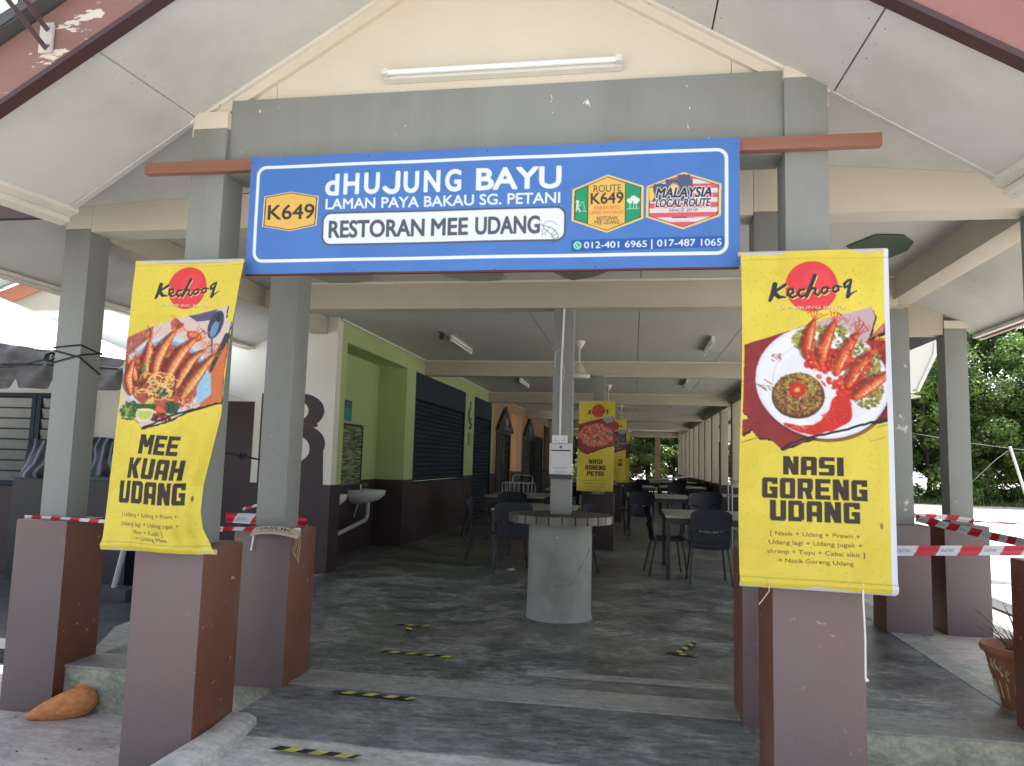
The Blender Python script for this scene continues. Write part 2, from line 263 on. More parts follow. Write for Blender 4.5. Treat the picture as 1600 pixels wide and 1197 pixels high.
# ---------------------------------------------------------------- flat print: numpy painter baked into a colour attribute of a fine mesh
class Canvas:
    def __init__(s, w, h, res, base):       # metres, samples per metre
        s.w, s.h, s.res = w, h, res; s.nx = int(round(w*res))*2; s.ny = int(round(h*res))*2; s.k = res*2
        s.a = np.empty((s.ny, s.nx, 3)); s.a[:] = base
    def _bb(s, x0, y0, x1, y1):
        i0 = max(0, int(x0*s.k)-4); i1 = min(s.nx, int(x1*s.k)+5); j0 = max(0, int(y0*s.k)-4); j1 = min(s.ny, int(y1*s.k)+5)
        if i1 <= i0 or j1 <= j0: return None
        X, Y = np.meshgrid((np.arange(i0, i1)+.5)/s.k, (np.arange(j0, j1)+.5)/s.k); return i0, i1, j0, j1, X, Y
    def _put(s, bb, m, col, al=1):
        i0, i1, j0, j1 = bb[:4]; m = (m*al)[..., None]; s.a[j0:j1, i0:i1] = s.a[j0:j1, i0:i1]*(1-m) + np.array(col)/255.*m
    def poly(s, pts, col, al=1):
        P = np.array(pts, float); bb = s._bb(P[:,0].min(), P[:,1].min(), P[:,0].max(), P[:,1].max())
        if bb is None: return
        X, Y = bb[4:]; ins = np.zeros(X.shape, bool); n = len(P)
        for i in range(n):
            x1, y1 = P[i]; x2, y2 = P[(i+1) % n]
            if y1 == y2: continue
            c = ((y1 > Y) != (y2 > Y)) & (X < (x2-x1)*(Y-y1)/(y2-y1)+x1); ins ^= c
        s._put(bb, ins.astype(float), col, al)
    def ell(s, cx, cy, rx, ry, col, al=1, rot=0, ring=None):
        r = max(rx, ry); bb = s._bb(cx-r, cy-r, cx+r, cy+r)
        if bb is None: return
        X, Y = bb[4:]; c, q = math.cos(rot), math.sin(rot); u = ((X-cx)*c+(Y-cy)*q)/rx; v = (-(X-cx)*q+(Y-cy)*c)/ry; d = np.sqrt(u*u+v*v)
        m = np.clip((1-d)*min(rx, ry)*s.k+.5, 0, 1)
        if ring: m *= np.clip((d-ring)*min(rx, ry)*s.k+.5, 0, 1)
        s._put(bb, m, col, al)
    def line(s, pts, w, col, al=1):          # round stroke, width per point allowed (half widths)
        n = len(pts); ws = list(w) if isinstance(w, (list, tuple)) else [w]*n; P = np.array(pts, float); mw = max(ws)
        bb = s._bb(P[:,0].min()-mw, P[:,1].min()-mw, P[:,0].max()+mw, P[:,1].max()+mw)
        if bb is None: return
        X, Y = bb[4:]; M = np.zeros(X.shape)
        for i in range(n-1):
            a, b = P[i], P[i+1]; d = b-a; L = max(1e-12, d@d); t = np.clip(((X-a[0])*d[0]+(Y-a[1])*d[1])/L, 0, 1)
            q = np.hypot(X-a[0]-t*d[0], Y-a[1]-t*d[1]); hw = ws[i]*(1-t)+ws[i+1]*t; M = np.maximum(M, np.clip((hw-q)*s.k+.5, 0, 1))
        s._put(bb, M, col, al)
    def rrect(s, x0, y0, x1, y1, r, col, al=1, lw=None):
        bb = s._bb(x0, y0, x1, y1)
        if bb is None: return
        X, Y = bb[4:]; cx, cy = (x0+x1)/2, (y0+y1)/2; qx = abs(X-cx)-(x1-x0)/2+r; qy = abs(Y-cy)-(y1-y0)/2+r
        d = np.hypot(np.maximum(qx, 0), np.maximum(qy, 0))+np.minimum(np.maximum(qx, qy), 0)-r; m = np.clip(-d*s.k+.5, 0, 1)
        if lw: m *= np.clip((d+lw)*s.k+.5, 0, 1)
        s._put(bb, m, col, al)
    def text(s, st, x0, y0, x1, y1, col, bold=0, shear=0, al=1, tilt=0):   # stretch the string's capitals to the box
        T = glyphs(st, 0, shear); P = T[0].copy(); cap = T[2]; lo, hi = T[3]
        P[..., 0] = x0+(P[..., 0]-lo)/(hi-lo)*(x1-x0); P[..., 1] = y1-P[..., 1]/cap*(y1-y0); P[..., 1] += tilt*(P[..., 0]-x0)
        mnx, mxx = P[..., 0].min(), P[..., 0].max(); mny, mxy = P[..., 1].min(), P[..., 1].max()
        bb = s._bb(mnx, mny, mxx, mxy)
        if bb is None: return
        i0, i1, j0, j1, X, Y = bb; SS = 2; M = np.zeros(((j1-j0)*SS, (i1-i0)*SS), bool); kk = s.k*SS
        for t in P:
            px = t[:, 0]*kk-i0*SS; py = t[:, 1]*kk-j0*SS
            a0 = max(0, int(px.min())); a1 = min(M.shape[1], int(px.max())+2); b0 = max(0, int(py.min())); b1 = min(M.shape[0], int(py.max())+2)
            if a1 <= a0 or b1 <= b0: continue
            xs = np.arange(a0, a1)[None, :]+.5; ys = np.arange(b0, b1)[:, None]+.5; e = []
            for i in range(3):
                j = (i+1) % 3; e.append((px[j]-px[i])*(ys-py[i])-(py[j]-py[i])*(xs-px[i]))
            M[b0:b1, a0:a1] |= ((e[0] >= -1e-9) & (e[1] >= -1e-9) & (e[2] >= -1e-9)) | ((e[0] <= 1e-9) & (e[1] <= 1e-9) & (e[2] <= 1e-9))
        rad = bold*(y1-y0)*kk*.9
        if rad >= .5:
            M0 = M.copy(); rr = int(math.ceil(rad))
            for dx in range(-rr, rr+1):
                for dy in range(-rr, rr+1):
                    if (dx or dy) and dx*dx+dy*dy <= rad*rad+.3:
                        q = np.roll(np.roll(M0, dx, 1), dy, 0); M |= q
        m = M.reshape(j1-j0, SS, i1-i0, SS).mean((1, 3)); s._put(bb, m, col, al)
    def mottle(s, pts, n, r0, r1, jit=.10):      # break flat tones into dabs, as in a printed photograph
        P = np.array(pts, float); x0, y0 = P.min(0); x1, y1 = P.max(0); src = s.a.copy()
        for k in range(n):
            x, y = rng.uniform(x0, x1), rng.uniform(y0, y1); ins = False
            for i in range(len(P)):
                (ax, ay), (bx, by) = P[i], P[(i+1) % len(P)]
                if (ay > y) != (by > y) and x < (bx-ax)*(y-ay)/(by-ay)+ax: ins = not ins
            if not ins: continue
            sx = int(np.clip((x+rng.normal(0, r1*.5))*s.k, 0, s.nx-1)); sy = int(np.clip((y+rng.normal(0, r1*.5))*s.k, 0, s.ny-1))
            c = src[sy, sx]; sat = c.max()-c.min(); g = 1+rng.normal(0, jit*(1.5 if sat > .25 else .25)); c = np.clip(c*g+rng.normal(0, .012, 3), 0, 1)*255
            s.ell(x, y, rng.uniform(r0, r1), rng.uniform(r0, r1)*.55, c, .55, rng.uniform(0, 3.14))
    def blur(s, pts, r):
        P = np.array(pts, float); bb = s._bb(P[:,0].min(), P[:,1].min(), P[:,0].max(), P[:,1].max()); i0, i1, j0, j1, X, Y = bb; ins = np.zeros(X.shape, bool); n = len(P)
        for i in range(n):
            x1, y1 = P[i]; x2, y2 = P[(i+1) % n]
            if y1 != y2: ins ^= ((y1 > Y) != (y2 > Y)) & (X < (x2-x1)*(Y-y1)/(y2-y1)+x1)
        A = s.a[j0:j1, i0:i1]; acc = np.zeros_like(A); c = 0
        for dx in range(-r, r+1):
            for dy in range(-r, r+1):
                if dx*dx+dy*dy <= r*r+.5: acc += np.roll(np.roll(A, dx, 1), dy, 0); c += 1
        m = ins[..., None]; s.a[j0:j1, i0:i1] = np.where(m, acc/c, A)
    def red_at(s, x, y):
        c = s.a[int(np.clip(y*s.k, 0, s.ny-1)), int(np.clip(x*s.k, 0, s.nx-1))]; return c[0] > 1.6*c[1]
    def block(s, st, x0, y0, x1, y1, col, skew=0):     # heavy squared poster capitals
        adv = [1.0 if c == 'M' else (.42 if c == 'I' else .82) for c in st]; tot = sum(adv)-.1; sx = (x1-x0)/tot; H = y1-y0; x = x0
        for ch, ad in zip(st, adv):
            for g in BLOCK[ch]:
                s.poly([(x+px*sx+skew*(1-py)*H, y1-py*H) for px, py in g], col)
            x += ad*sx
    def out(s):
        a = s.a.reshape(s.ny//2, 2, s.nx//2, 2, 3).mean((1, 3)); a = np.clip(a, 0, 1)
        return np.where(a <= .04045, a/12.92, ((a+.055)/1.055)**2.4)
GC = {}
def glyphs(st, bold, shear):
    key = (st, bold, shear)
    if key in GC: return GC[key]
    def tri(st_):
        cu = bpy.data.curves.new('t', 'FONT'); cu.body = st_; cu.offset = bold; cu.shear = shear; cu.resolution_u = 4; cu.space_character = 1.0+bold*2
        o = bpy.data.objects.new('t', cu); C.objects.link(o); dg = bpy.context.evaluated_depsgraph_get(); me = bpy.data.meshes.new_from_object(o.evaluated_get(dg))
        me.calc_loop_triangles(); V = np.array([v.co[:2] for v in me.vertices]); T = np.array([t.vertices[:] for t in me.loop_triangles])
        bpy.data.objects.remove(o); bpy.data.curves.remove(cu); P = V[T]; bpy.data.meshes.remove(me); return P
    P = tri(st); Hh = tri('H'); cap = Hh[..., 1].max(); GC[key] = (P, None, cap, (P[..., 0].min(), P[..., 0].max())); return GC[key]
def _blk():
    h = .13; l, r = h, .72-h; t, b = 1-h, h; F = {}
    def V(x, y0=0, y1=1): return [(x-h, y0), (x+h, y0), (x+h, y1), (x-h, y1)]
    def H(y, x0=0, x1=.72): k = .105; return [(x0, y-k), (x1, y-k), (x1, y+k), (x0, y+k)]
    def D(x0, y0, x1, y1, q=.14): return [(x0-q, y0), (x0+q, y0), (x1+q, y1), (x1-q, y1)]
    T, B = 1-.105, .105
    F['E'] = [V(l), H(T), H(.5, 0, .64), H(B)]; F['K'] = [V(l), D(.3, .42, .58, 1), D(.34, .6, .58, 0)]
    F['U'] = [V(l, .06), V(r, .06), H(B, .05, .67)]; F['A'] = [V(l, 0, .93), V(r, 0, .93), H(T, .05, .67), H(.38)]
    F['H'] = [V(l), V(r), H(.5)]; F['D'] = [V(l), V(r, .08, .92), H(T, 0, .62), H(B, 0, .62)]
    F['N'] = [V(l), V(r), D(.16, 1, .56, 0, .13)]; F[' '] = []; F['M'] = [V(l), V(.77), D(.2, 1, .45, .35, .12), D(.70, 1, .45, .35, .12)]
    F['G'] = [V(l, .06, .94), H(T, .05), H(B, .05), V(r, 0, .5), H(.46, .36), V(r, .68, .95)]
    F['S'] = [H(T, .05), H(.5, .03, .69), H(B, 0, .67), V(l, .45, .94), V(r, .06, .55)]
    F['I'] = [[(.0, 0), (.3, 0), (.3, 1), (.0, 1)]]; F['O'] = [V(l, .06, .94), V(r, .06, .94), H(T, .05, .67), H(B, .05, .67)]
    F['R'] = [V(l), H(T, 0, .67), V(r, .5, .94), H(.46, 0, .68), D(.45, .5, .57, 0)]; F['P'] = [V(l), H(T, 0, .67), V(r, .45, .94), H(.42, 0, .68)]
    F['T'] = [H(T), V(.36)]; F['C'] = [V(l, .06, .94), H(T, .05), H(B, .05), V(r, .66, .94), V(r, .06, .34)]
    F['B'] = [V(l), V(r, .06, .45), V(r, .55, .94), H(T, 0, .64), H(B, 0, .64), H(.5, 0, .66)]; F['Y'] = [V(.36, 0, .5), D(.36, .4, .12, 1), D(.36, .4, .6, 1)]
    return F
BLOCK = _blk()
def sheet(name, cv, pos, m, parent=None, thick=0, label=None):
    col = cv.out(); ny, nx = col.shape[:2]
    us = (np.arange(nx)+.5)/nx; vs_ = (np.arange(ny)+.5)/ny; us[0] = 0; us[-1] = 1; vs_[0] = 0; vs_[-1] = 1
    U, Vv = np.meshgrid(us, vs_); X, Y, Z = pos(U, Vv); w = wloc(parent)
    co = np.stack([X-w.x, Y-w.y, Z-w.z], -1).reshape(-1, 3)
    idx = np.arange(nx*ny).reshape(ny, nx); f = np.stack([idx[:-1, :-1], idx[1:, :-1], idx[1:, 1:], idx[:-1, 1:]], -1).reshape(-1, 4)
    me = bpy.data.meshes.new(name); me.vertices.add(nx*ny); me.vertices.foreach_set('co', co.ravel())
    me.loops.add(f.size); me.loops.foreach_set('vertex_index', f.ravel()); me.polygons.add(len(f)); me.polygons.foreach_set('loop_start', np.arange(0, f.size, 4)); me.update(calc_edges=True)
    at = me.color_attributes.new('Col', 'FLOAT_COLOR', 'POINT'); c4 = np.ones((nx*ny, 4), np.float32); c4[:, :3] = col.reshape(-1, 3)*.77; at.data.foreach_set('color', c4.ravel())
    me.polygons.foreach_set('use_smooth', np.ones(len(f), bool)); me.materials.append(m)
    o = bpy.data.objects.new(name, me); C.objects.link(o)
    if parent: o.parent = parent
    WL[o.name] = wloc(parent); return o
def homog(corners, w, h):
    """map photographed corner coordinates of a flat print to its own metres"""
    src = np.array(corners, float); dst = np.array([(0, 0), (w, 0), (w, h), (0, h)], float); A = []; B = []
    for (x, y), (u, v) in zip(src, dst):
        A.append([x, y, 1, 0, 0, 0, -u*x, -u*y]); B.append(u); A.append([0, 0, 0, x, y, 1, -v*x, -v*y]); B.append(v)
    Hm = np.append(np.linalg.solve(np.array(A), np.array(B)), 1).reshape(3, 3)
    def q(x, y):
        p = Hm @ np.array([x, y, 1.]); return (p[0]/p[2], p[1]/p[2])
    return q

# ---------------------------------------------------------------- the setting: ground, slabs, ramp
FZ = .27                                     # level of the hall floor above the yard
gv = []; gf = []
xs = [-400, -60, -12, 3.5, 3.56, 8, 14, 30, 70, 400]; ysg = [-300, -20, -3, 3.9, 4.2, 12, 20, 34, 60, 150, 1200]
def gz(x, y): return 0 if (x < 3.55 or y < 4) else .2+.13*max(0, min(1, (y-13)/20.))
for y in ysg:
    for x in xs: gv.append((x, y, gz(x, y)))
nx_ = len(xs)
for j in range(len(ysg)-1):
    for i in range(nx_-1): gf.append((j*nx_+i, j*nx_+i+1, (j+1)*nx_+i+1, (j+1)*nx_+i))
g = MB(); g.v = gv; g.f = gf
struct('gravel_yard', g, M_gravel)
struct('concrete_apron', MB().box(-4.55, 5.0, -2.0, 4.6, -.05, .004), M_apron)
struct('side_apron', MB().box(2.336, 3.62, 4.27, 10.4, -.03, .23), M_apron, bevel=.01)
struct('concrete_yard_left', MB().box(-13, -4.56, -3, 12, -.05, .006), M_yardcem)
# hall plinth with riser, floors as sheets on it
struct('hall_plinth', MB().box(-3.5, 4.6, 4.215, 4.265, -.02, .222).box(-3.5, 2.1, 4.21, 4.6, -.02, FZ-.004).box(-3.5, 2.33, 4.6, 37.9, -.02, FZ-.004).box(-4.5, -3.503, 8.22, 37.9, -.02, FZ), M_riser, bevel=.012)
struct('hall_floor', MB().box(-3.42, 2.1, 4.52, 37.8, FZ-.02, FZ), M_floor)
def sheet_flat(name, poly, z, m): return struct(name, MB().prism([(x, y, z-.01) for x, y in poly], (0, 0, .01)), m)
sheet_flat('pale_floor_border', [(-3.5, 4.20), (2.1, 4.20), (2.34, 6.7), (2.34, 37.9), (2.1, 37.9), (2.1, 4.50), (-3.5, 4.50)], FZ+.004, M_band)
sheet_flat('pale_floor_border', [(1.25, 4.5), (2.1, 4.5), (2.1, 4.56), (1.25, 4.56)], FZ+.006, M_band)
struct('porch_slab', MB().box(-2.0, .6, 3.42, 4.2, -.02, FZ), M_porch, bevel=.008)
struct('pale_floor_border', MB().box(-.65, .58, 4.72, 4.84, FZ+.001, FZ+.004), M_band)
sheet_flat('left_floor', [(-3.5, 4.5), (-3.42, 4.5), (-3.42, 8), (-4.1, 8), (-3.85, 5.2)], FZ-.002, M_band)
struct('drain_kerb', MB().prism([(-3.72, 4.78, .0), (-4.02, 5.7, 0), (-4.4, 8.0, 0), (-4.52, 8.0, 0), (-4.14, 5.7, 0), (-3.84, 4.76, 0)], (0, 0, .20)), mat('wet_drain_kerb', (.03,.036,.036), .6, .3, 5, .3))
struct('left_side_floor', MB().box(-12, -4.12, 5.0, 8.05, 0.0, .10), M_yardcem)
struct('niche_floor', MB().box(-4.2, -3.42, 8.2, 10.76, FZ, FZ+.003), M_floor)
# entrance ramp: worn cement falling from the porch slab to the yard, a raised kerb along its left side
rm = MB(); n = 14
for i in range(n+1):
    t = i/n; y = 3.43-1.75*t; z = FZ-.006-(FZ-.01)*(t**1.15)
    rm.v += [(-1.86-.35*t, y, z), (.585+.25*t, y, z), (-1.86-.35*t, y, -.03), (.585+.25*t, y, -.03)]
for i in range(n):
    a = 4*i; rm.f += [(a, a+1, a+5, a+4), (a, a+4, a+6, a+2), (a+1, a+3, a+7, a+5)]
rm.f += [(4*n, 4*n+1, 4*n+3, 4*n+2)]
struct('entrance_ramp', rm, M_ramp)
kb = MB(); P = [(-1.96, 3.56, .285), (-1.93, 3.40, .285), (-1.95, 3.2, .27), (-2.03, 3.0, .22), (-2.12, 2.7, .15), (-2.2, 2.3, .08), (-2.24, 1.9, .03)]; prof = [(-.10, -.25), (-.095, .012), (-.06, .03), (.03, .034), (.075, .015), (.1, -.25)]
for (x, y, z) in P:
    for dx, dz in prof: kb.v.append((x+dx+.06, y, z+dz))
m_ = len(prof)
for i in range(len(P)-1):
    for k in range(m_-1): kb.f.append((i*m_+k, i*m_+k+1, (i+1)*m_+k+1, (i+1)*m_+k))
kb.f += [tuple(range(m_)), tuple(range((len(P)-1)*m_, len(P)*m_))]
struct('ramp_kerb', kb, M_ramp, smooth='auto')
# black drain edging in the yard on the right, grass verge
struct('yard_drain', MB().prism([(3.66, 10.5, .2), (3.9, 10.4, .2), (3.92, 8.6, .2), (3.86, 7.0, .2), (3.64, 7.0, .2)], (0, 0, .045)), mat('black_drain_edge', (.02,.02,.022), .6), bevel=.01)
sheet_flat('grass_verge', [(5, 33), (60, 30), (60, 60), (5, 60)], .36, M_grass)
sheet_flat('grass_verge', [(-20, 41), (5, 41), (5, 70), (-20, 70)], .06, M_grass)

# ---------------------------------------------------------------- the restaurant building
B = thing('restaurant_building', (-.71, 4.2, 0), 'open sided restaurant hall with gabled entrance porch, grey pillars on maroon bases', 'building')
PED, COL = .355, .185
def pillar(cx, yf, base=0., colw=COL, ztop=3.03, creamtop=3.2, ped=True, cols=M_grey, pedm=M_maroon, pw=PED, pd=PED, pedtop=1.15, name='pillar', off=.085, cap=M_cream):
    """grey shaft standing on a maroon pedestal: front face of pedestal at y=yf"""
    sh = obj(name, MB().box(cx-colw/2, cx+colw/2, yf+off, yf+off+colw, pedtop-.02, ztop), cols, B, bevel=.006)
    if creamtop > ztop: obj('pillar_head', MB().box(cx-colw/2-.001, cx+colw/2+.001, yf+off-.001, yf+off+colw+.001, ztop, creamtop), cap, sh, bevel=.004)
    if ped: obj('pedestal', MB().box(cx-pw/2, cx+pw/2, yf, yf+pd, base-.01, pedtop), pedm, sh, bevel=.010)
    return sh
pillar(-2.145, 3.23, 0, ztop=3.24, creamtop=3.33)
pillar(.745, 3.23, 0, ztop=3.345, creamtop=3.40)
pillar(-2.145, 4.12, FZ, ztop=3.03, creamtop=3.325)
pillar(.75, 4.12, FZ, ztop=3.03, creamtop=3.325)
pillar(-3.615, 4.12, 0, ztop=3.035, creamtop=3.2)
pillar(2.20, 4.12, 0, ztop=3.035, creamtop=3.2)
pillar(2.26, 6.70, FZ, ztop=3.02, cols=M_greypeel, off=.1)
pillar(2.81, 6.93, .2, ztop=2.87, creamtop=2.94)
# the entrance portal beam, the beam behind it, side beams
obj('portal_beam', MB().box(-2.0525, .6525, 3.345, 3.52, 3.0, 3.398), M_grey, B, bevel=.004)
def beam(*a, m=M_beam, b=.004, name='beam'): return obj(name, MB().box(*a), m, B, bevel=b)
beam(-3.52, -2.24, 4.203, 4.392, 3.012, 3.235, m=M_cream); beam(-2.05, .655, 4.203, 4.392, 3.012, 3.328, m=M_cream); beam(.845, 2.105, 4.203, 4.392, 3.012, 3.30, m=M_cream)
beam(-3.705, -3.525, 4.395, 8.04, 3.0, 3.196); beam(2.11, 2.30, 4.395, 6.795, 3.0, 3.30); beam(2.17, 2.35, 6.99, 37.2, 2.97, 3.20)
obj('porch_ceiling', MB().box(-2.24, .84, 3.525, 4.4, 3.33, 3.345), M_board, B)
beam(2.355, 2.715, 7.03, 7.16, 2.815, 3.15)
# gable wall in boards with a sloping trim
AX, AZ, SL = -.71, 4.25, .615
def sz(x): return AZ-SL*abs(x-AX)
for a, b in ((-2.08, -1.83), (-1.827, .43), (.433, .66)):
    pts = [(a, 3.38, 3.398), (b, 3.38, 3.398), (b, 3.38, sz(b)-.0)] + ([(AX, 3.38, AZ)] if a < AX < b else []) + [(a, 3.38, sz(a)-.0)]
    obj('gable_board', MB().prism(pts, (0, .06, 0)), M_cream, B)
for s in (-1, 1):
    x0, x1 = AX, AX+s*1.56
    obj('gable_trim', MB().prism([(x0, 3.352, sz(x0)), (x1, 3.352, sz(x1)), (x1, 3.352, sz(x1)-.075), (x0, 3.352, sz(x0)-.07)], (0, .027, 0)), M_cream, B)
    obj('gable_trim', MB().prism([(x0, 3.325, sz(x0)-.002), (x1, 3.325, sz(x1)-.002), (x1, 3.325, sz(x1)-.02), (x0, 3.325, sz(x0)-.02)], (0, .027, 0)), M_trim, B)
# porch roof: boarded soffit drooping a little to the front, fascia, tiles
YF = 2.58; TILT = .065
def soff(s, d): x = AX+s*d; return x
def sp(s, d, y, dz=0): return (AX+s*d, y, AZ-SL*d+TILT*min(0, y-3.34)+dz)
roof = obj('porch_roof', MB(), M_rooftile, B)
edges = {-1: [0, .42, 1.36, 2.3], 1: [0, .42, 1.07, 1.62, 2.3]}
rows = {-1: [0.0, .55, 1.53, 2.29], 1: [0.0, .50, 1.05, 1.58, 2.29]}
for s in (-1, 1):
    e = rows[s]
    for i in range(len(e)-1):
        gp = .004; d0, d1 = e[i]+(gp if i else 0), e[i+1]-gp
        p = [sp(s, d0, YF), sp(s, d1, YF), sp(s, d1, 3.35), sp(s, d0, 3.35)]
        obj('soffit_board', MB().prism(p, (0, 0, .012)), M_board, B)
    # dark gap behind the joints, roof body, tiles
    p = [sp(s, 0, YF-.02, .014), sp(s, 2.33, YF-.02, .014), sp(s, 2.33, 3.352, .014), sp(s, 0, 3.352, .014)]
    obj('roof_underlay', MB().prism(p, (0, 0, .10)), M_fasciaD, roof)
    obj('crease_trim', MB().prism([(AX+s*1.5, 3.335, sz(AX+s*1.5)-.004), (AX+s*2.30, 3.365, sz(AX+s*2.30)-.006), (AX+s*2.30, 3.41, sz(AX+s*2.30)+.002), (AX+s*1.5, 3.375, sz(AX+s*1.5)+.002)], (0, 0, .05)), M_board, B)
    p = [sp(s, 0, YF-.10, .27), sp(s, 2.42, YF-.10, .27), (AX+s*2.42, 3.42, AZ-SL*2.42+.36), (AX, 6.8, AZ+.55)]
    obj('tile_slope', MB().prism(p, (0, 0, .05)), M_rooftile, roof)
    # bargeboard and verge tile
    p = [(AX, YF-.035, AZ-.075), (AX+s*2.40, YF-.035, AZ-SL*2.40-.075), (AX+s*2.40, YF-.035, AZ-SL*2.40+.20), (AX, YF-.035, AZ+.20)]
    obj('bargeboard', MB().prism(p, (0, .032, 0)), M_barge if s < 0 else M_bargeR, B)
    p = [(AX, YF-.055, AZ-.098), (AX+s*2.40, YF-.055, AZ-SL*2.40-.098), (AX+s*2.40, YF-.055, AZ-SL*2.40-.072), (AX, YF-.055, AZ-.072)]
    obj('bargeboard_batten', MB().prism(p, (0, .06, 0)), M_fasciaD, B)
    vt = MB(); d = 0
    while d < 2.4:
        a, b = d, min(2.42, d+.30); k = AZ+.205
        vt.prism([(AX+s*a, YF-.09, k-SL*a), (AX+s*b, YF-.10, k-SL*b+.012), (AX+s*b, YF-.10, k-SL*b+.085), (AX+s*a, YF-.09, k-SL*a+.072)], (0, .14, 0)); d += .3
    obj('verge_tile', vt, M_rooftile, roof)
    # eave trim strips
    for k, (w_, z_) in enumerate(((.0, -.012), (.05, -.03))):
        x = AX+s*(2.24+w_); obj('eave_trim', MB().prism([(x, YF, AZ-SL*(2.24+w_)+z_-.055), (x+s*.045, YF, AZ-SL*(2.24+w_)+z_-.075), (x+s*.045, 3.42, AZ-SL*(2.24+w_)+z_-.025), (x, 3.42, AZ-SL*(2.24+w_)+z_-.005)], (0, 0, .03)), M_trim, B)
# nail heads along the soffit joints, the crease and the gable trim
nb = MB()
def nail(p, r=.0045):
    k = len(nb.v); nb.v += [(p[0]+r*math.cos(R(60*i)), p[1]+r*math.sin(R(60*i)), p[2]) for i in range(6)]; nb.f.append(tuple(range(k, k+6)))
rn = random.Random(3)
for s in (-1, 1):
    for d in rows[s][1:-1]:
        for side in (-.03, .03):
            y = YF+.05
            while y < 3.3:
                if rn.random() < .8: nail(sp(s, d+side+rn.uniform(-.004, .004), y, -.0015), rn.uniform(.002, .0042))
                y += .12+rn.uniform(-.02, .02)
    d = .1
    while d < 2.2:
        if rn.random() < .75: nail(sp(s, d, 3.30+rn.uniform(-.01, .01), -.0015), rn.uniform(.002, .0045))
        if rn.random() < .6: nail(sp(s, d+.05, YF+.04, -.0015), rn.uniform(.002, .004))
        d += .11
obj('nail_heads', nb, mat('rusty_nail_head', (.10,.08,.07), .7), B, kind='stuff')
# soffits of the main hipped roof around the porch
for s in (-1, 1):
    X = lambda d: AX+s*d
    Pp, E_, Bb, Q = (X(1.55), 3.352, sz(X(1.55))), (X(2.29), 3.40, 2.842), (X(2.91), 4.20, 3.185), (X(1.45), 4.20, 3.25 if s < 0 else 3.31)
    sb = MB(); sb.prism([Pp, E_, Bb], (0, 0, .012)); sb.prism([Pp, Bb, Q], (0, 0, .012)); obj('soffit_board', sb, M_board, B)
    ev = (X(3.78), 3.40, 2.842); co = (X(3.0), 4.20, 3.185)
    obj('soffit_board', MB().prism([E_, ev, co, Bb], (0, 0, .012)), M_board, B)
    yend = 38 if s < 0 else 7.1
    if s < 0:
        ys = [3.4, 5.9, 8.3, 10.7, 13.1, 38]
        for i in range(5):
            y0, y1 = ys[i]+.003, ys[i+1]-.003
            obj('soffit_board', MB().prism([(X(3.78), y0, 2.842), (X(3.78), y1, 2.842), (X(3.0), y1, 3.185), (X(3.0), max(y0, 4.2), 3.185)], (0, 0, .012)), M_board, B)
        obj('eave_board', MB().box(X(3.84), X(3.78), 3.40, 38, 2.81, 2.98), M_trim, B); obj('eave_trim', MB().box(X(3.775), X(3.72), 3.42, 38, 2.822, 2.845), M_trim, B)
        obj('eave_fascia', MB().box(X(3.80), X(2.30), 3.36, 3.395, 2.815, 3.0), M_fasciaD, B)
        rp = [(X(3.84), 3.5, 2.98), (X(3.84), 38, 2.98), (-.6, 38, 5.2), (-.6, 6.6, 5.2)]
        obj('hip_slope', MB().prism(rp, (0, 0, .06)), M_rooftile, roof)
        obj('hip_slope', MB().prism([(X(3.84), 3.36, 2.98), (X(2.42), 3.36, 2.98), (X(2.42), 4.6, 3.60), (X(2.85), 4.6, 3.60)], (0, 0, .05)), M_rooftile, roof)
        obj('valley_lining', MB().box(X(3.0), X(1.3), 3.62, 4.7, 3.49, 3.51), M_rooftile, roof)
    else:
        obj('soffit_board', MB().prism([(X(3.78), 3.4, 2.842), (X(3.78), 7.22, 2.842), (X(3.0), 7.22, 3.185), (X(3.0), 4.2, 3.185)], (0, 0, .012)), M_board, B)
        obj('soffit_board', MB().box(X(2.9), X(3.0), 4.2, 7.22, 3.186, 3.198), M_board, B)
        obj('eave_trim', MB().box(X(3.74), X(3.79), 3.42, 7.22, 2.815, 2.842), M_trim, B); obj('eave_fascia', MB().box(X(3.79), X(3.83), 3.36, 7.24, 2.80, 2.99), M_barge, B)
        obj('eave_fascia', MB().box(X(2.30), X(3.79), 3.36, 3.395, 2.815, 3.0), M_fasciaD, B)
        rp = [(X(3.84), 3.36, 2.98), (X(3.84), 38, 2.98), (-.6, 38, 5.2), (-.6, 6.6, 5.2)][::-1]
        obj('hip_slope', MB().prism(rp, (0, 0, .06)), M_rooftile, roof)
        obj('hip_slope', MB().prism([(X(3.84), 3.36, 2.98), (X(2.42), 3.36, 2.98), (X(2.42), 4.6, 3.60), (X(2.85), 4.6, 3.60)], (0, 0, .05)), M_rooftile, roof)
        obj('valley_lining', MB().box(X(1.3), X(3.0), 3.62, 4.7, 3.49, 3.51), M_rooftile, roof)
# white verge of the side wing seen beyond the right pillars
obj('wing_verge', MB().prism([(3.95, 12.2, 3.62), (4.62, 12.2, 3.62), (4.58, 12.2, 3.4), (4.32, 12.2, 2.86), (3.95, 12.2, 2.86)], (0, .25, 0)), M_white, B, bevel=.01)
obj('verge_trim', MB().prism([(4.64, 12.18, 3.62), (4.60, 12.18, 3.38), (4.34, 12.18, 2.82), (4.30, 12.18, 2.84), (4.55, 12.18, 3.4), (4.58, 12.18, 3.62)], (0, .29, 0)), M_trim, B)
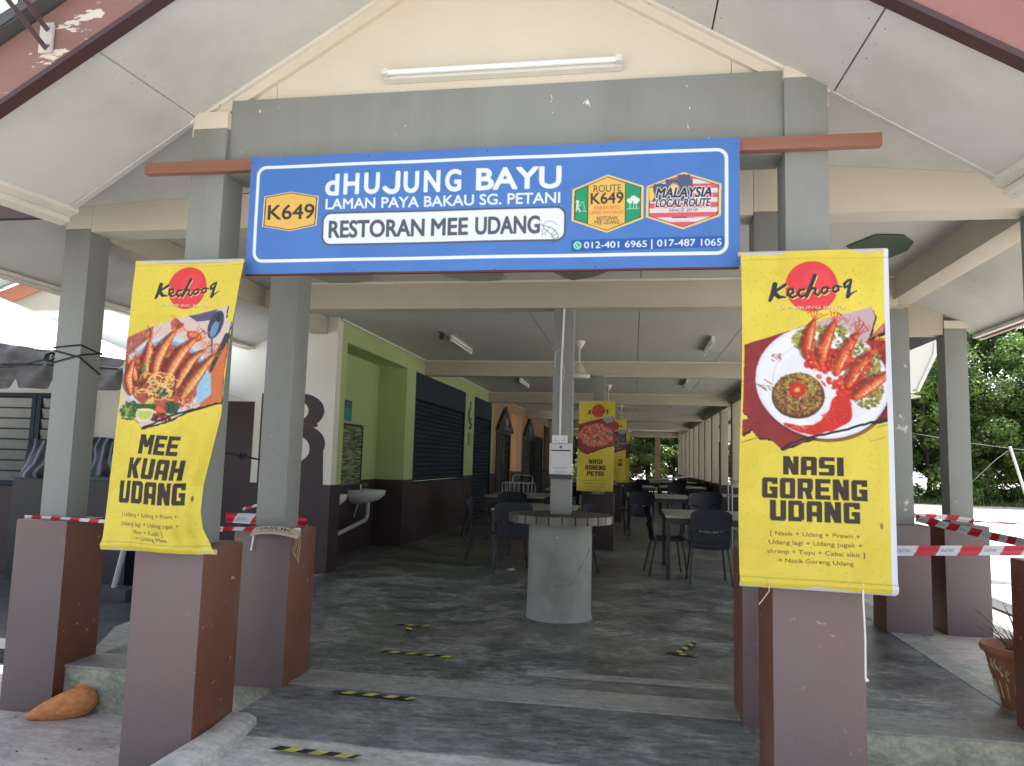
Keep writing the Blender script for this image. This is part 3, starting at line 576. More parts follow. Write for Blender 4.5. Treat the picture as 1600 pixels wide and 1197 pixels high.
# cross beams of the hall and ceiling boards between them
YB = [6.4, 11.72, 17.2, 23.6, 29.8, 37.25]
for i, y in enumerate(YB):
    obj('cross_beam', MB().box(-3.395, 2.35 if i else 2.13, y, y+.19, 2.95, 3.197), M_beam, B, bevel=.004)
XJ = [-3.4, -2.28, -1.13, .05, 1.23, 2.36]
prev = 4.40
for y in YB:
    nrow = 2 if y-prev > 2.5 else 1
    for r in range(nrow):
        y0 = prev+(y-prev)*r/nrow; y1 = prev+(y-prev)*(r+1)/nrow
        for i in range(5):
            obj('ceiling_board', MB().box(XJ[i]+.004, XJ[i+1]-.004, y0+.003, y1-.003, 3.20, 3.212), M_ceil, B)
    prev = y
obj('roof_void', MB().box(-3.6, 2.4, 4.45, 38, 3.225, 3.30), M_fasciaD, roof)
for y in YB[:-1]:
    obj('ceiling_trim', MB().box(-3.39, 2.12, y-.02, y-.003, 3.18, 3.198), M_trim, B)
obj('ceiling_trim', MB().box(-3.392, -3.37, 8.1, 37, 3.175, 3.198), M_trim, B)
# green leaf motifs fixed under the ceiling boards and the porch soffit
def motif(pts, z, m): obj('leaf_motif', MB().prism([(x, y, z) for x, y in pts], (0, 0, .006)), m, B)
motif([(1.50, 5.50), (1.62, 5.22), (1.80, 5.25), (1.92, 5.42), (1.95, 5.62), (1.88, 5.85), (1.7, 5.8)], 3.19, M_motif)
motif([(-1.68, 6.14), (-1.1, 6.02), (-1.16, 6.34), (-1.30, 6.39), (-1.46, 6.39)], 3.19, M_motif2)
motif([(-.68, 6.1), (-.2, 6.06), (-.34, 6.26), (-.54, 6.385), (-.6, 6.3)], 3.19, mat('olive_motif', (.16,.16,.12), .6))
motif([(-2.9, 6.1), (-2.28, 6.0), (-2.34, 6.28), (-2.56, 6.39), (-2.8, 6.39)], 3.19, M_motif2)
obj('ceiling_board', MB().box(-3.72, -3.405, 4.40, 8.04, 3.201, 3.213), M_board, B)
for x0, x1 in ((.845, 2.11),):
    obj('ceiling_board', MB().box(x0, x1, 4.40, 6.4, 3.213, 3.223), M_board, B)

# interior pillars: the drum pillar stands inside the round table
pillar(-.615, 6.33, FZ, ztop=2.95, creamtop=2.95, ped=False, colw=.175, name='pillar', pedtop=1.1)
p2 = pillar(-.535, 11.62, FZ, ztop=2.95, creamtop=2.95, pw=.5, pd=.4, pedtop=1.12, pedm=M_dado, off=.0)
pillar(-.45, 17.1, FZ, ztop=2.95, creamtop=2.95, pw=.4, pd=.4, pedtop=1.12, pedm=M_dado, off=.0)
pillar(-.4, 23.5, FZ, ztop=2.95, creamtop=2.95, pw=.4, pd=.4, pedtop=1.12, pedm=M_dado, off=.0)
M_tan = mat('tan_dado_paint', (.36,.27,.17), .6, .06, 2, .1)
for y in (11.7, 17.15, 19.4, 21.5, 23.6, 25.7, 27.9, 29.9, 32.2, 34.7, 37.1):
    sh = obj('pillar', MB().box(2.19, 2.37, y, y+.3, 1.1, 2.97), M_beam, B, bevel=.005)
    obj('pedestal', MB().box(2.13, 2.43, y-.02, y+.32, FZ-.01, 1.12), M_dado, sh, bevel=.006)
for y0, y1 in ((19.8, 23.5), (23.95, 29.7), (30.2, 36.9)):
    obj('half_wall', MB().box(2.2, 2.34, y0, y1, FZ-.01, 1.10), M_dado, B)
obj('half_wall', MB().box(2.45, 3.4, 17.5, 17.64, FZ-.01, 1.10), mat('oxblood_half_wall', (.055,.016,.02), .5), B)
for y in (17.5, 21.0, 25.0, 30.0):
    obj('pillar', MB().box(3.4, 3.6, y, y+.2, 0, 3.0), M_beam, B, bevel=.005)
beam(3.4, 3.6, 12.3, 38, 3.0, 3.2)
obj('soffit_board', MB().prism([(2.37, 12.3, 3.19), (4.4, 12.3, 2.75), (4.4, 38, 2.75), (2.37, 38, 3.19)], (0, 0, .012)), M_board, B)
# the far end: three openings in a low wall
for x0, x1 in ((-3.4, -3.05), (-2.0, -1.8), (-.35, -.18), (1.08, 1.32), (2.58, 2.75)):
    obj('end_pillar', MB().box(x0, x1, 37.45, 37.65, FZ-.01, 2.92), M_peach if x0 > 1 and x0 < 2 else M_beam, B)
obj('end_header', MB().box(-3.4, 2.75, 37.45, 37.64, 2.92, 3.25), M_beam, B)
obj('half_wall', MB().box(-3.4, 2.75, 37.47, 37.63, FZ-.01, .62), M_dado, B)

# ---------------------------------------------------------------- left side wall of the hall
DZ = 1.26; WX = -3.4
def wall(name, x0, x1, y0, y1, z0=FZ-.01, z1=3.22, m=M_green, md=M_dado, holes=False):
    if z0 < DZ:
        o = obj(name, MB().box(x0, x1, y0, y1, DZ, z1), m, B) if z1 > DZ else None
        obj('dado', MB().box(x0, x1, y0, y1, z0, min(z1, DZ)), md, o or B)
    else: o = obj(name, MB().box(x0, x1, y0, y1, z0, z1), m, B)
    return o
wall('front_wall', -12, WX, 8.05, 8.2, z0=0, z1=3.3, m=M_white)
wall('side_wall', -3.55, WX, 8.203, 8.35)                      # jamb of the niche
obj('side_wall', MB().box(-3.55, WX, 8.353, 10.75, 2.95, 3.22), M_green, B)   # lintel over the niche
wall('niche_wall', -3.96, -3.84, 8.203, 10.75, z1=2.98); obj('niche_ceiling', MB().box(-3.96, -3.553, 8.203, 10.75, 2.982, 3.1), M_green, B)
wall('niche_wall', -3.96, -3.553, 10.753, 10.9, z1=2.98)
wall('side_wall', -3.55, WX, 10.753, 11.22)
obj('side_wall', MB().box(-3.55, WX, 11.223, 14.76, 2.955, 3.22), M_green, B); obj('side_wall_dado', MB().box(-3.55, WX, 11.223, 14.76, FZ-.01, 1.17), M_dado, B)
wall('side_wall', -3.55, WX, 14.763, 15.62)
obj('side_wall', MB().box(-3.55, WX, 15.623, 17.62, 2.955, 3.22), M_green, B)
wall('side_wall', -3.55, WX, 17.623, 17.9)
wall('side_wall', -3.55, WX, 17.903, 18.28, m=M_peach)
obj('side_wall', MB().box(-3.55, WX, 18.283, 20.4, 2.3, 3.22), M_peach, B)
wall('side_wall', -3.55, WX, 20.403, 20.6, m=M_peach)
obj('side_wall', MB().box(-3.55, WX, 20.603, 22.5, 2.96, 3.22), M_peach, B)
wall('niche_wall', -4.9, -4.8, 20.4, 22.7, z1=3.0, m=mat('orange_room_paint', (.62,.33,.14), .6)); wall('niche_wall', -4.8, -3.553, 22.5, 22.6, z1=3.0, m=mat('orange_room_paint', (.62,.33,.14), .6))
obj('niche_ceiling', MB().box(-4.9, -3.553, 20.4, 22.6, 3.0, 3.1), M_white, B)
wall('side_wall', -3.55, WX, 22.503, 22.85, m=M_peach)
obj('side_wall', MB().box(-3.55, WX, 22.853, 25.1, 2.3, 3.22), M_peach, B)
wall('side_wall', -3.55, WX, 25.103, 37.6, m=M_peach)
# painted block shapes rising from the dado of the white wall
def plate(name, pts, m=M_dado, y=8.046): return obj(name, MB().prism([(x, y, z) for x, z in pts], (0, .006, 0)), m, B)
plate('painted_block', [(-4.95, 1.24), (-4.385, 1.24), (-4.385, 2.2), (-4.95, 2.2)])
cx = -3.93
out = [(-4.3, 1.24), (-3.49, 1.24)] + [(-3.79+.30*math.cos(R(a)), 1.72+.22*math.sin(R(a))) for a in range(-20, 70, 10)] + [(-3.585, 1.925)] + [(-3.80+.28*math.cos(R(a)), 2.10+.20*math.sin(R(a))) for a in range(-45, 95, 10)] + [(-4.3, 2.30)]
ltr = plate('painted_letter', out)
for zc, rx, rz in ((1.66, .17, .15), (2.10, .13, .11)):
    obj('letter_counter', MB().prism([(-3.84+rx*math.cos(R(a)), 8.042, zc+rz*math.sin(R(a))) for a in range(0, 360, 20)], (0, .003, 0)), M_white, ltr)
# roller shutters in the side wall
def shutter(y0, y1, z0, z1, hood=.42, x=WX-.03):
    o = obj('roller_shutter', MB().box(x-.03, x+.035, y0, y1, z1-hood, z1), M_shutter, B, bevel=.006)
    mb = MB(); z = z0
    while z < z1-hood-.001:
        h = min(.075, z1-hood-z); mb.add([(x-.02, y0+.04, z), (x-.02, y1-.04, z), (x+.004, y1-.04, z+h*.35), (x+.004, y0+.04, z+h*.35), (x-.006, y0+.04, z+h*.8), (x-.006, y1-.04, z+h*.8), (x-.02, y0+.04, z+h), (x-.02, y1-.04, z+h)],
            [(0, 1, 2, 3), (3, 2, 5, 4), (4, 5, 7, 6)]); z += .075
    s = obj('shutter_slats', mb, M_shutter, o, kind='stuff')
    obj('guide_rail', MB().box(x-.03, x+.03, y0, y0+.06, z0, z1-hood-.002), M_shutter, o); obj('guide_rail', MB().box(x-.03, x+.03, y1-.06, y1, z0, z1-hood-.002), M_shutter, o)
    obj('bottom_rail', MB().box(x-.025, x+.02, y0+.062, y1-.062, z0-.05, z0-.002), M_shutter, o)
    return o
shutter(11.225, 14.758, 1.225, 2.95); shutter(15.625, 17.618, FZ+.05, 2.95)
shutter(25.2, 27.5, FZ+.05, 2.45, hood=.1, x=WX+.03)
M_bshut = mat('brown_slat_blind', (.16,.10,.07), .6)
bl = obj('wall_louvre', MB().box(WX, WX+.02, 28.3, 30.0, 1.25, 2.95), M_dark, B)
for k in range(18): obj('slat', MB().box(WX+.022, WX+.05, 28.32, 29.98, 1.28+k*.07, 1.325+k*.07), M_bshut, bl)
# grilled doors with carved gable boards over them
def door(y0, y1):
    d = obj('grilled_door', MB().box(WX-.10, WX-.06, y0+.05, y1-.05, FZ, 2.28), M_black, B)
    f = MB().box(WX-.1, WX+.03, y0, y0+.07, FZ, 2.33).box(WX-.1, WX+.03, y1-.07, y1, FZ, 2.33).box(WX-.1, WX+.03, y0+.072, y1-.072, 2.26, 2.33)
    obj('door_frame', f, mat('dark_door_frame', (.03,.025,.035), .4), d)
    for k in range(4):
        yy = y0+.25+(y1-y0-.5)*k/3
        mb = MB()
        for q in range(9):
            z = .5+q*.19; mb.tube([(WX-.04, yy-.1, z), (WX-.02, yy-.02, z+.09), (WX-.02, yy+.06, z+.07), (WX-.04, yy+.1, z+.15)], .010, 5)
        mb.tube([(WX-.04, yy, FZ+.1), (WX-.04, yy, 2.24)], .009, 5)
        obj('grille_bar', mb, mat('grey_grille', (.12,.12,.14), .4), d)
    t = obj('gable_board_carved', MB().prism([(WX+.03, y0-.2, 2.34), (WX+.03, y1+.25, 2.34), (WX+.03, (y0+y1)/2, 3.0)], (.05, 0, 0)), mat('carved_dark_board', (.022,.026,.032), .5), d)
    mb = MB(); yc = (y0+y1)/2
    for a in (-.35, 0, .35): mb.tube([(WX+.085, yc, 2.45), (WX+.085, yc+a*.6, 2.62), (WX+.085, yc+a, 2.74)], [.02, .028, .006], 5)
    mb.tube([(WX+.085, yc-.3, 2.42), (WX+.085, yc+.3, 2.42)], .012, 5); obj('carved_ornament', mb, mat('pale_carving', (.25,.25,.27), .5), t)
door(18.3, 20.38); door(22.87, 25.08)
obj('inner_door', MB().box(-4.79, -4.75, 20.7, 21.9, FZ, 2.3), mat('dark_brown_door', (.04,.018,.018), .5), B)

# ---------------------------------------------------------------- prints: the signboard over the entrance
def mk_sign():
    w, h = 2.312, .583; cv = Canvas(w, h, 400, (.30, .495, .79)); q = homog([(395, 248), (1155, 217), (1156, 418), (386, 428)], w, h)
    def A(x, y): return q(380+x/3.8095, 200+y/3.8095)
    def Bq(x, y): return q(780+x/3.8095, 200+y/3.8095)
    WHT = (236, 246, 255); GRY = (84, 92, 108)
    for k in range(40):
        cv.ell(rng.uniform(0, w), rng.uniform(0, h), rng.uniform(.05, .4), rng.uniform(.03, .12), (92, 146, 222) if k % 2 else (70, 122, 200), .10, rng.uniform(0, 3))
    cv.rrect(.033, .045, w-.048, h-.055, .05, WHT, lw=.0155)
    b_ = .052
    mx = lambda px, py: q(px, py)[0]
    e_ = .009
    cv.text('d', mx(510, 295)+e_*.5, .103, mx(532, 295)-e_*.5, .203, WHT, bold=b_)
    for ch_, xa, xb in (('H', 537, 564.5), ('U', 569, 596), ('U', 630, 657), ('N', 661.5, 690), ('G', 694.5, 723)): cv.text(ch_, mx(xa, 295)+e_, .103, mx(xb, 295)-e_, .200, WHT, bold=b_)
    xr_ = mx(626, 295)-.011; xl_ = mx(600, 295); wj = xr_-xl_
    cv.line([(xr_, .106), (xr_, .170), (xr_-.05*wj, .186), (xr_-.25*wj, .196), (xr_-.5*wj, .197), (xr_-.7*wj, .190), (xr_-.86*wj, .179)], .0118, WHT)
    cv.text('BAYU', mx(743, 290)+e_, .103, mx(879, 290)-e_, .200, WHT, bold=b_)
    cv.text('LAMAN PAYA BAKAU SG. PETANI', mx(511, 328), .224, mx(875, 321), .273, WHT, bold=.035)
    x0_, x1_ = mx(504.5, 368), mx(884.5, 362); cv.rrect(x0_, .289, x1_, .452, .045, GRY); cv.rrect(x0_+.009, .298, x1_-.009, .443, .037, WHT)
    cv.text('RESTORAN', mx(515, 370)+.004, .334, mx(663, 368), .412, GRY, bold=.05); cv.text('MEE', mx(675, 366), .334, mx(731, 365), .412, GRY, bold=.05); cv.text('UDANG', mx(744, 366), .334, mx(843, 364), .412, GRY, bold=.05)
    # prawn drawing
    L = lambda pts, wd, c=GRY: cv.line([Bq(*p) for p in pts], wd*.62, c)
    L([(262, 585), (285, 592), (310, 598), (335, 615), (350, 640), (352, 665), (340, 682)], .0022); L([(262, 585), (272, 608), (295, 625), (315, 640), (325, 660), (318, 678)], .0022)
    L([(340, 682), (312, 690), (325, 672)], .003); L([(335, 610), (312, 638)], .0018); L([(348, 630), (322, 650)], .0018); L([(352, 655), (325, 664)], .0018); L([(300, 596), (290, 622)], .0018)
    L([(262, 585), (243, 578), (240, 560), (252, 552)], .0015); L([(262, 583), (285, 560), (320, 562), (345, 582)], .0015); L([(270, 602), (258, 612), (262, 632), (256, 645)], .0018); L([(282, 618), (272, 630), (280, 645)], .0018); L([(318, 640), (312, 655)], .002)
    # route shields
    Y1 = (236, 192, 96); K = (62, 56, 52)
    def hexa(pts, c): cv.poly(pts, c)
    def shrink(pts, f): m = np.mean(pts, 0); return [tuple(m+(np.array(p)-m)*f) for p in pts]
    hx = [A(*p) for p in ((292, 383), (457, 412), (445, 583), (285, 617), (122, 590), (133, 412))]
    hexa(hx, (238, 214, 170)); hexa(shrink(hx, .955), K); hexa(shrink(hx, .915), Y1)
    x0, y0 = A(155, 548); x1, y1 = A(428, 545); _, yt = A(290, 462); cv.text('K649', x0, yt, x1, y0, K, bold=.03)
    hx = [Bq(*p) for p in ((648, 285), (860, 355), (857, 548), (640, 630), (432, 560), (435, 373))]
    hexa(hx, (238, 205, 130)); hexa(shrink(hx, .93), K); h2 = shrink(hx, .905); hexa(h2, (32, 156, 108))
    a = Bq(530, 335)[0]; b = Bq(752, 335)[0]; bi = shrink(hx, .905)
    cv.poly([(a, bi[5][1]-.022), bi[0], (b, bi[1][1]-.022), (b, bi[2][1]+.022), bi[3], (a, bi[4][1]+.022)], Y1)
    cv.line([(a, bi[5][1]-.02), (a, bi[4][1]+.02)], .0018, K); cv.line([(b, bi[1][1]-.02), (b, bi[2][1]+.02)], .0018, K)
    def T(s, xa, xb, yt, yb, c, bold=.01, sh=0, f=Bq):
        p = f(xa, yb); r = f(xb, yb); t = f((xa+xb)/2, yt); u = f((xa+xb)/2, yb); cv.text(s, p[0], u[1]-(u[1]-t[1]), r[0], u[1], c, bold=bold, shear=sh)
    T('ROUTE', 562, 725, 347, 388, K, .01); T('K649', 546, 738, 393, 457, K, .03); RD = (214, 84, 90)
    T('dHUJUNG BAYU', 562, 717, 471, 491, RD, .02); T('LAMAN PAYA BAKAU', 540, 740, 499, 520, RD, .02); T('RESTORAN', 582, 704, 533, 554, K, .01); T('- MEE UDANG -', 552, 732, 556, 580, K, .01)
    Wt = (225, 240, 230)
    cv.ell(*Bq(467, 447), .008, .008, Wt); L([(466, 462), (466, 480)], .008, Wt); L([(470, 468), (482, 470)], .003, Wt); L([(460, 500), (462, 487), (478, 489), (479, 505)], .004, Wt); L([(482, 470), (492, 446), (502, 446), (508, 490)], .0018, Wt); L([(484, 500), (495, 503), (505, 499), (520, 502)], .002, Wt)
    for (x, y, r_) in ((775, 440, .011), (800, 428, .014), (822, 438, .011), (780, 450, .009), (812, 448, .012)): cv.ell(*Bq(x, y), r_, r_*.9, Wt)
    for x in (779, 800, 816): L([(x, 455), (x, 488)], .002, Wt)
    L([(760, 490), (832, 488)], .0022, Wt)
    hx = [Bq(*p) for p in ((1097, 272), (1322, 340), (1318, 530), (1092, 610), (872, 540), (877, 358))]
    hexa(hx, (238, 205, 130)); hexa(shrink(hx, .93), K); bi = shrink(hx, .905); hexa(bi, (224, 222, 228))
    def clipstripe(ya, yb, c, xa=0, xb=9):
        # horizontal stripe clipped to the hexagon by sampling its width
        n = 6
        for i in range(n):
            y_ = ya+(yb-ya)*(i+.5)/n; hh = (yb-ya)/n/2*1.05; lx = []
            for k in range(6):
                p, r = bi[k], bi[(k+1) % 6]
                if (p[1] > y_) != (r[1] > y_): lx.append(p[0]+(r[0]-p[0])*(y_-p[1])/(r[1]-p[1]))
            if len(lx) == 2: l_, r_ = max(min(lx), xa), min(max(lx), xb); cv.poly([(l_, y_-hh), (r_, y_-hh), (r_, y_+hh), (l_, y_+hh)], c)
    ytop, ybot = bi[0][1], bi[3][1]; st = (ybot-ytop)/11; RS = (222, 92, 104)
    for k in range(0, 11, 2): clipstripe(ytop+st*k, ytop+st*(k+1), RS)
    xm = Bq(1150, 400)[0]; clipstripe(ytop, ytop+st*5.6, (84, 92, 130), xb=xm)
    sun_c = Bq(1040, 368); cv.ell(*sun_c, .018, .018, (240, 205, 90))
    for k in range(14):
        t = k*2*math.pi/14; cv.poly([(sun_c[0]+.029*math.cos(t), sun_c[1]+.029*math.sin(t)), (sun_c[0]+.016*math.cos(t+.2), sun_c[1]+.016*math.sin(t+.2)), (sun_c[0]+.016*math.cos(t-.2), sun_c[1]+.016*math.sin(t-.2))], (240, 205, 90))
    cv.poly([Bq(893, 370), Bq(912, 362), Bq(925, 420), Bq(905, 450), Bq(893, 440)], (240, 205, 90))
    DK = (48, 50, 56)
    for o_ in (0, 1):
        cc = (240, 240, 245) if o_ == 0 else DK; bb = .13 if o_ == 0 else .05
        T('MALAYSIA', 932, 1262, 364, 420, cc, bb, .25); T('LOCAL ROUTE', 930, 1258, 431, 476, cc, bb*1.1, .25)
    T('SINCE 2010', 1008, 1180, 488, 505, DK, .02, .2)
    L([(1018, 530), (1045, 516), (1060, 524), (1085, 512), (1105, 524), (1135, 512), (1165, 528)], .0025, RS); L([(1035, 534), (1070, 528), (1150, 532)], .0018, RS); L([(1030, 541), (1115, 540)], .0035, DK); L([(1120, 542), (1160, 540)], .0012, DK)
    cv.poly([Bq(430, 672), Bq(1338, 647), Bq(1338, 712), Bq(428, 742)], (44, 94, 178))
    c_ = Bq(467, 703); cv.ell(*c_, .0195, .0195, (70, 205, 160)); cv.ell(*c_, .0155, .0155, (230, 250, 245)); cv.ell(*c_, .0128, .0128, (50, 190, 140)); L([(458, 696), (463, 707), (474, 712)], .0025, (230, 250, 245))
    T('012-401 6965', 506, 878, 680, 717, WHT, .03); cv.line([Bq(908, 672), Bq(908, 722)], .003, WHT); T('017-487 1065', 940, 1322, 668, 707, WHT, .03)
    for (x, y) in ((750, 173), (1457, 148), (665, 845), (1500, 843), (30, 830), (65, 210)): cv.ell(*A(x, y), .003, .003, (40, 44, 60))
    for (x, y) in ((612, 121), (572, 830), (1418, 797), (1412, 105)): cv.ell(*Bq(x, y), .003, .003, (40, 44, 60))
    return cv
sg = thing('shop_sign', (-.71, 3.24, 2.46), 'long blue signboard with white lettering and route shields above the entrance', 'sign')
def possign(U, V): return -1.864+2.312*U+.008*V*(1-U), 3.236+.002*np.sin(U*21)+.0015*np.sin(V*7+U*9), 3.041-.583*V
sheet('sign_face', mk_sign(), possign, M_print, sg)
obj('sign_frame', MB().box(-1.86, .444, 3.242, 3.262, 2.452, 2.470).box(-1.86, -1.84, 3.242, 3.262, 2.472, 3.03).box(.424, .444, 3.242, 3.262, 2.472, 3.03).box(-.72, -.70, 3.242, 3.262, 2.472, 3.03), mat('dark_red_timber', (.12,.03,.025), .6), sg)
obj('sign_back', MB().box(-1.858, .442, 3.264, 3.268, 2.46, 3.035), M_black, sg)
pk = obj('support_plank', MB().box(-2.465, 1.047, 3.270, 3.312, 2.994, 3.052), M_plank, None, bevel=.004)
tag(pk, 'long reddish brown timber plank crossing both front pillars behind the blue sign', 'plank')

# ---------------------------------------------------------------- prints: the food banners
YEL = (226/255, 208/255, 74/255)
def grunge(cv, n=900, sub=0):
    for k in range(26): cv.ell(rng.uniform(0, cv.w), rng.uniform(0, cv.h), rng.uniform(.03, .2), rng.uniform(.02, .15), (214, 190, 52) if k % 2 else (238, 224, 84), .22, rng.uniform(0, 3))
    for k in range(n):
        x, y = rng.uniform(0, cv.w), rng.uniform(0, cv.h); a = rng.uniform(-.8, 2.2); l_ = rng.uniform(.002, .008)
        cv.line([(x, y), (x+l_*math.cos(a), y+l_*math.sin(a))], rng.uniform(.0005, .0013), (138, 116, 40), .5)
def logo(cv, cx, cy, r, sc=1.0):
    cv.ell(cx, cy, r, r*1.02, (226, 62, 70)); cv.ell(cx+r*.2, cy-r*.3, r*.5, r*.4, (236, 88, 92), .35)
    K = (46, 44, 50)
    def s(pts, w, c=K): 
        wd = [q*r for q in w] if isinstance(w, (list, tuple)) else w*r
        cv.line([(cx+x*r, cy+y*r) for x, y in pts], wd, c)
    G = (246, 222, 120)
    for dx, dy, c in ((.03, .035, G), (0, 0, K)):
        z = lambda pts, w: s([(x+dx, y+dy) for x, y in pts], w, c)
        z([(-1.38, -.12), (-1.45, .2), (-1.58, .52), (-1.5, .46)], [.10, .10, .07, .04]); z([(-1.0, -.08), (-1.3, .12), (-1.42, .2)], [.07, .06, .05]); z([(-1.42, .2), (-1.25, .4), (-1.0, .42)], [.09, .08, .03])
        z([(-.9, .35), (-.7, .25), (-.72, .08), (-.88, .12), (-.92, .32), (-.74, .44), (-.5, .34)], [.04, .05, .05, .05, .06, .05, .03])
        z([(-.28, .12), (-.45, .14), (-.52, .3), (-.4, .42), (-.15, .3)], [.05, .05, .06, .05, .03])
        z([(.12, -.42), (.0, -.1), (-.12, .2), (-.2, .42)], [.08, .07, .08, .06]); z([(-.12, .2), (.05, .08), (.14, .12), (.1, .3), (.22, .38), (.34, .26)], [.04, .05, .05, .05, .04, .03])
        z([(.55, .04), (.4, .1), (.36, .24), (.46, .3), (.6, .22), (.58, .06), (.72, .1)], [.045]*6+[.025]); z([(.98, -.02), (.84, .04), (.8, .18), (.9, .24), (1.02, .16), (1.0, 0), (1.15, .04)], [.045]*6+[.025])
        z([(1.5, -.26), (1.38, -.22), (1.24, -.08), (1.26, .06), (1.42, -.02), (1.5, -.2)], [.04, .05, .06, .05, .05, .05]); z([(1.5, -.22), (1.42, .1), (1.36, .42), (1.5, .3), (1.72, .18)], [.05, .07, .08, .04, .02])
    cv.text('D HUJUNG BAYU', cx-r*1.25, cy+r*.80, cx+r*1.25, cy+r*.92, (60, 50, 40), bold=.03); cv.text('D HUJUNG BAYU', cx-r*1.26, cy+r*.785, cx+r*1.24, cy+r*.905, (246, 236, 200), bold=.02)
def prawn(cv, pts, w, body=(214, 92, 42), hi=(244, 150, 84), dk=(140, 44, 22)):
    n = 18; P = np.array(pts, float); t = np.linspace(0, len(P)-1, n); Q = np.stack([np.interp(t, np.arange(len(P)), P[:, i]) for i in (0, 1)], 1)
    for _ in range(2): Q[1:-1] = (Q[:-2]+Q[1:-1]*2+Q[2:])/4
    ws = [w*(.45+.65*math.sin(math.pi*(i/(n-1))**.8)) for i in range(n)]
    d = np.gradient(Q, axis=0); nn = np.stack([-d[:, 1], d[:, 0]], 1); nn /= np.linalg.norm(nn, axis=1)[:, None]+1e-9; W1 = np.array(ws)[:, None]
    cv.line([tuple(p) for p in Q-nn*W1*.35+.002], [x*1.25 for x in ws], (70, 22, 12), .55); cv.line([tuple(p) for p in Q], ws, dk)
    mixc = lambda a, b, t: tuple(a[i]*(1-t)+b[i]*t for i in range(3))
    for t_, k_ in ((.12, .88), (.20, .74), (.28, .58), (.36, .42)): cv.line([tuple(p) for p in Q+nn*W1*t_], [x*k_ for x in ws], mixc(dk, body, min(1, (1-k_)*2.6)) if k_ > .6 else mixc(body, hi, (.74-k_)*2.2), .85)
    cv.line([tuple(p) for p in (Q+nn*W1*.45)[3:-4]], [x*.12 for x in ws][3:-4], (255, 226, 190), .75)
    for i in range(2, n-2, 2): a = Q[i]+nn[i]*ws[i]; b = Q[i]-nn[i]*ws[i]; cv.line([tuple(a), tuple((a+b)/2+d[i]*.35), tuple(b)], w*.05, dk, .38)
    hd = Q[-1]; dv = d[-1]/(np.linalg.norm(d[-1])+1e-9)
    for a in (-.6, -.3, 0, .3, .6):
        c, s_ = math.cos(a), math.sin(a); v = np.array([dv[0]*c-dv[1]*s_, dv[0]*s_+dv[1]*c]); cv.line([tuple(hd), tuple(hd+v*w*2.2), tuple(hd+v*w*2.2+rng.uniform(-1, 1, 2)*w*1.2)], w*.09, body if a else dk, .85)
def clump(cv, cx, cy, rx, ry, cols, n, s0, s1, al=.9):
    for k in range(n):
        a = rng.uniform(0, 6.283); r_ = math.sqrt(rng.uniform(0, 1)); c = cols[rng.integers(len(cols))]
        cv.ell(cx+rx*r_*math.cos(a), cy+ry*r_*math.sin(a), rng.uniform(s0, s1), rng.uniform(s0*.5, s1*.7), c, al, rng.uniform(0, 3.14))
def jag(pts, amp, n=7):
    o = []
    for i in range(len(pts)):
        a, b = np.array(pts[i], float), np.array(pts[(i+1) % len(pts)], float)
        for k in range(n): o.append(tuple(a+(b-a)*k/n+rng.uniform(-1, 1, 2)*amp*(1 if k else .3)))
    return o
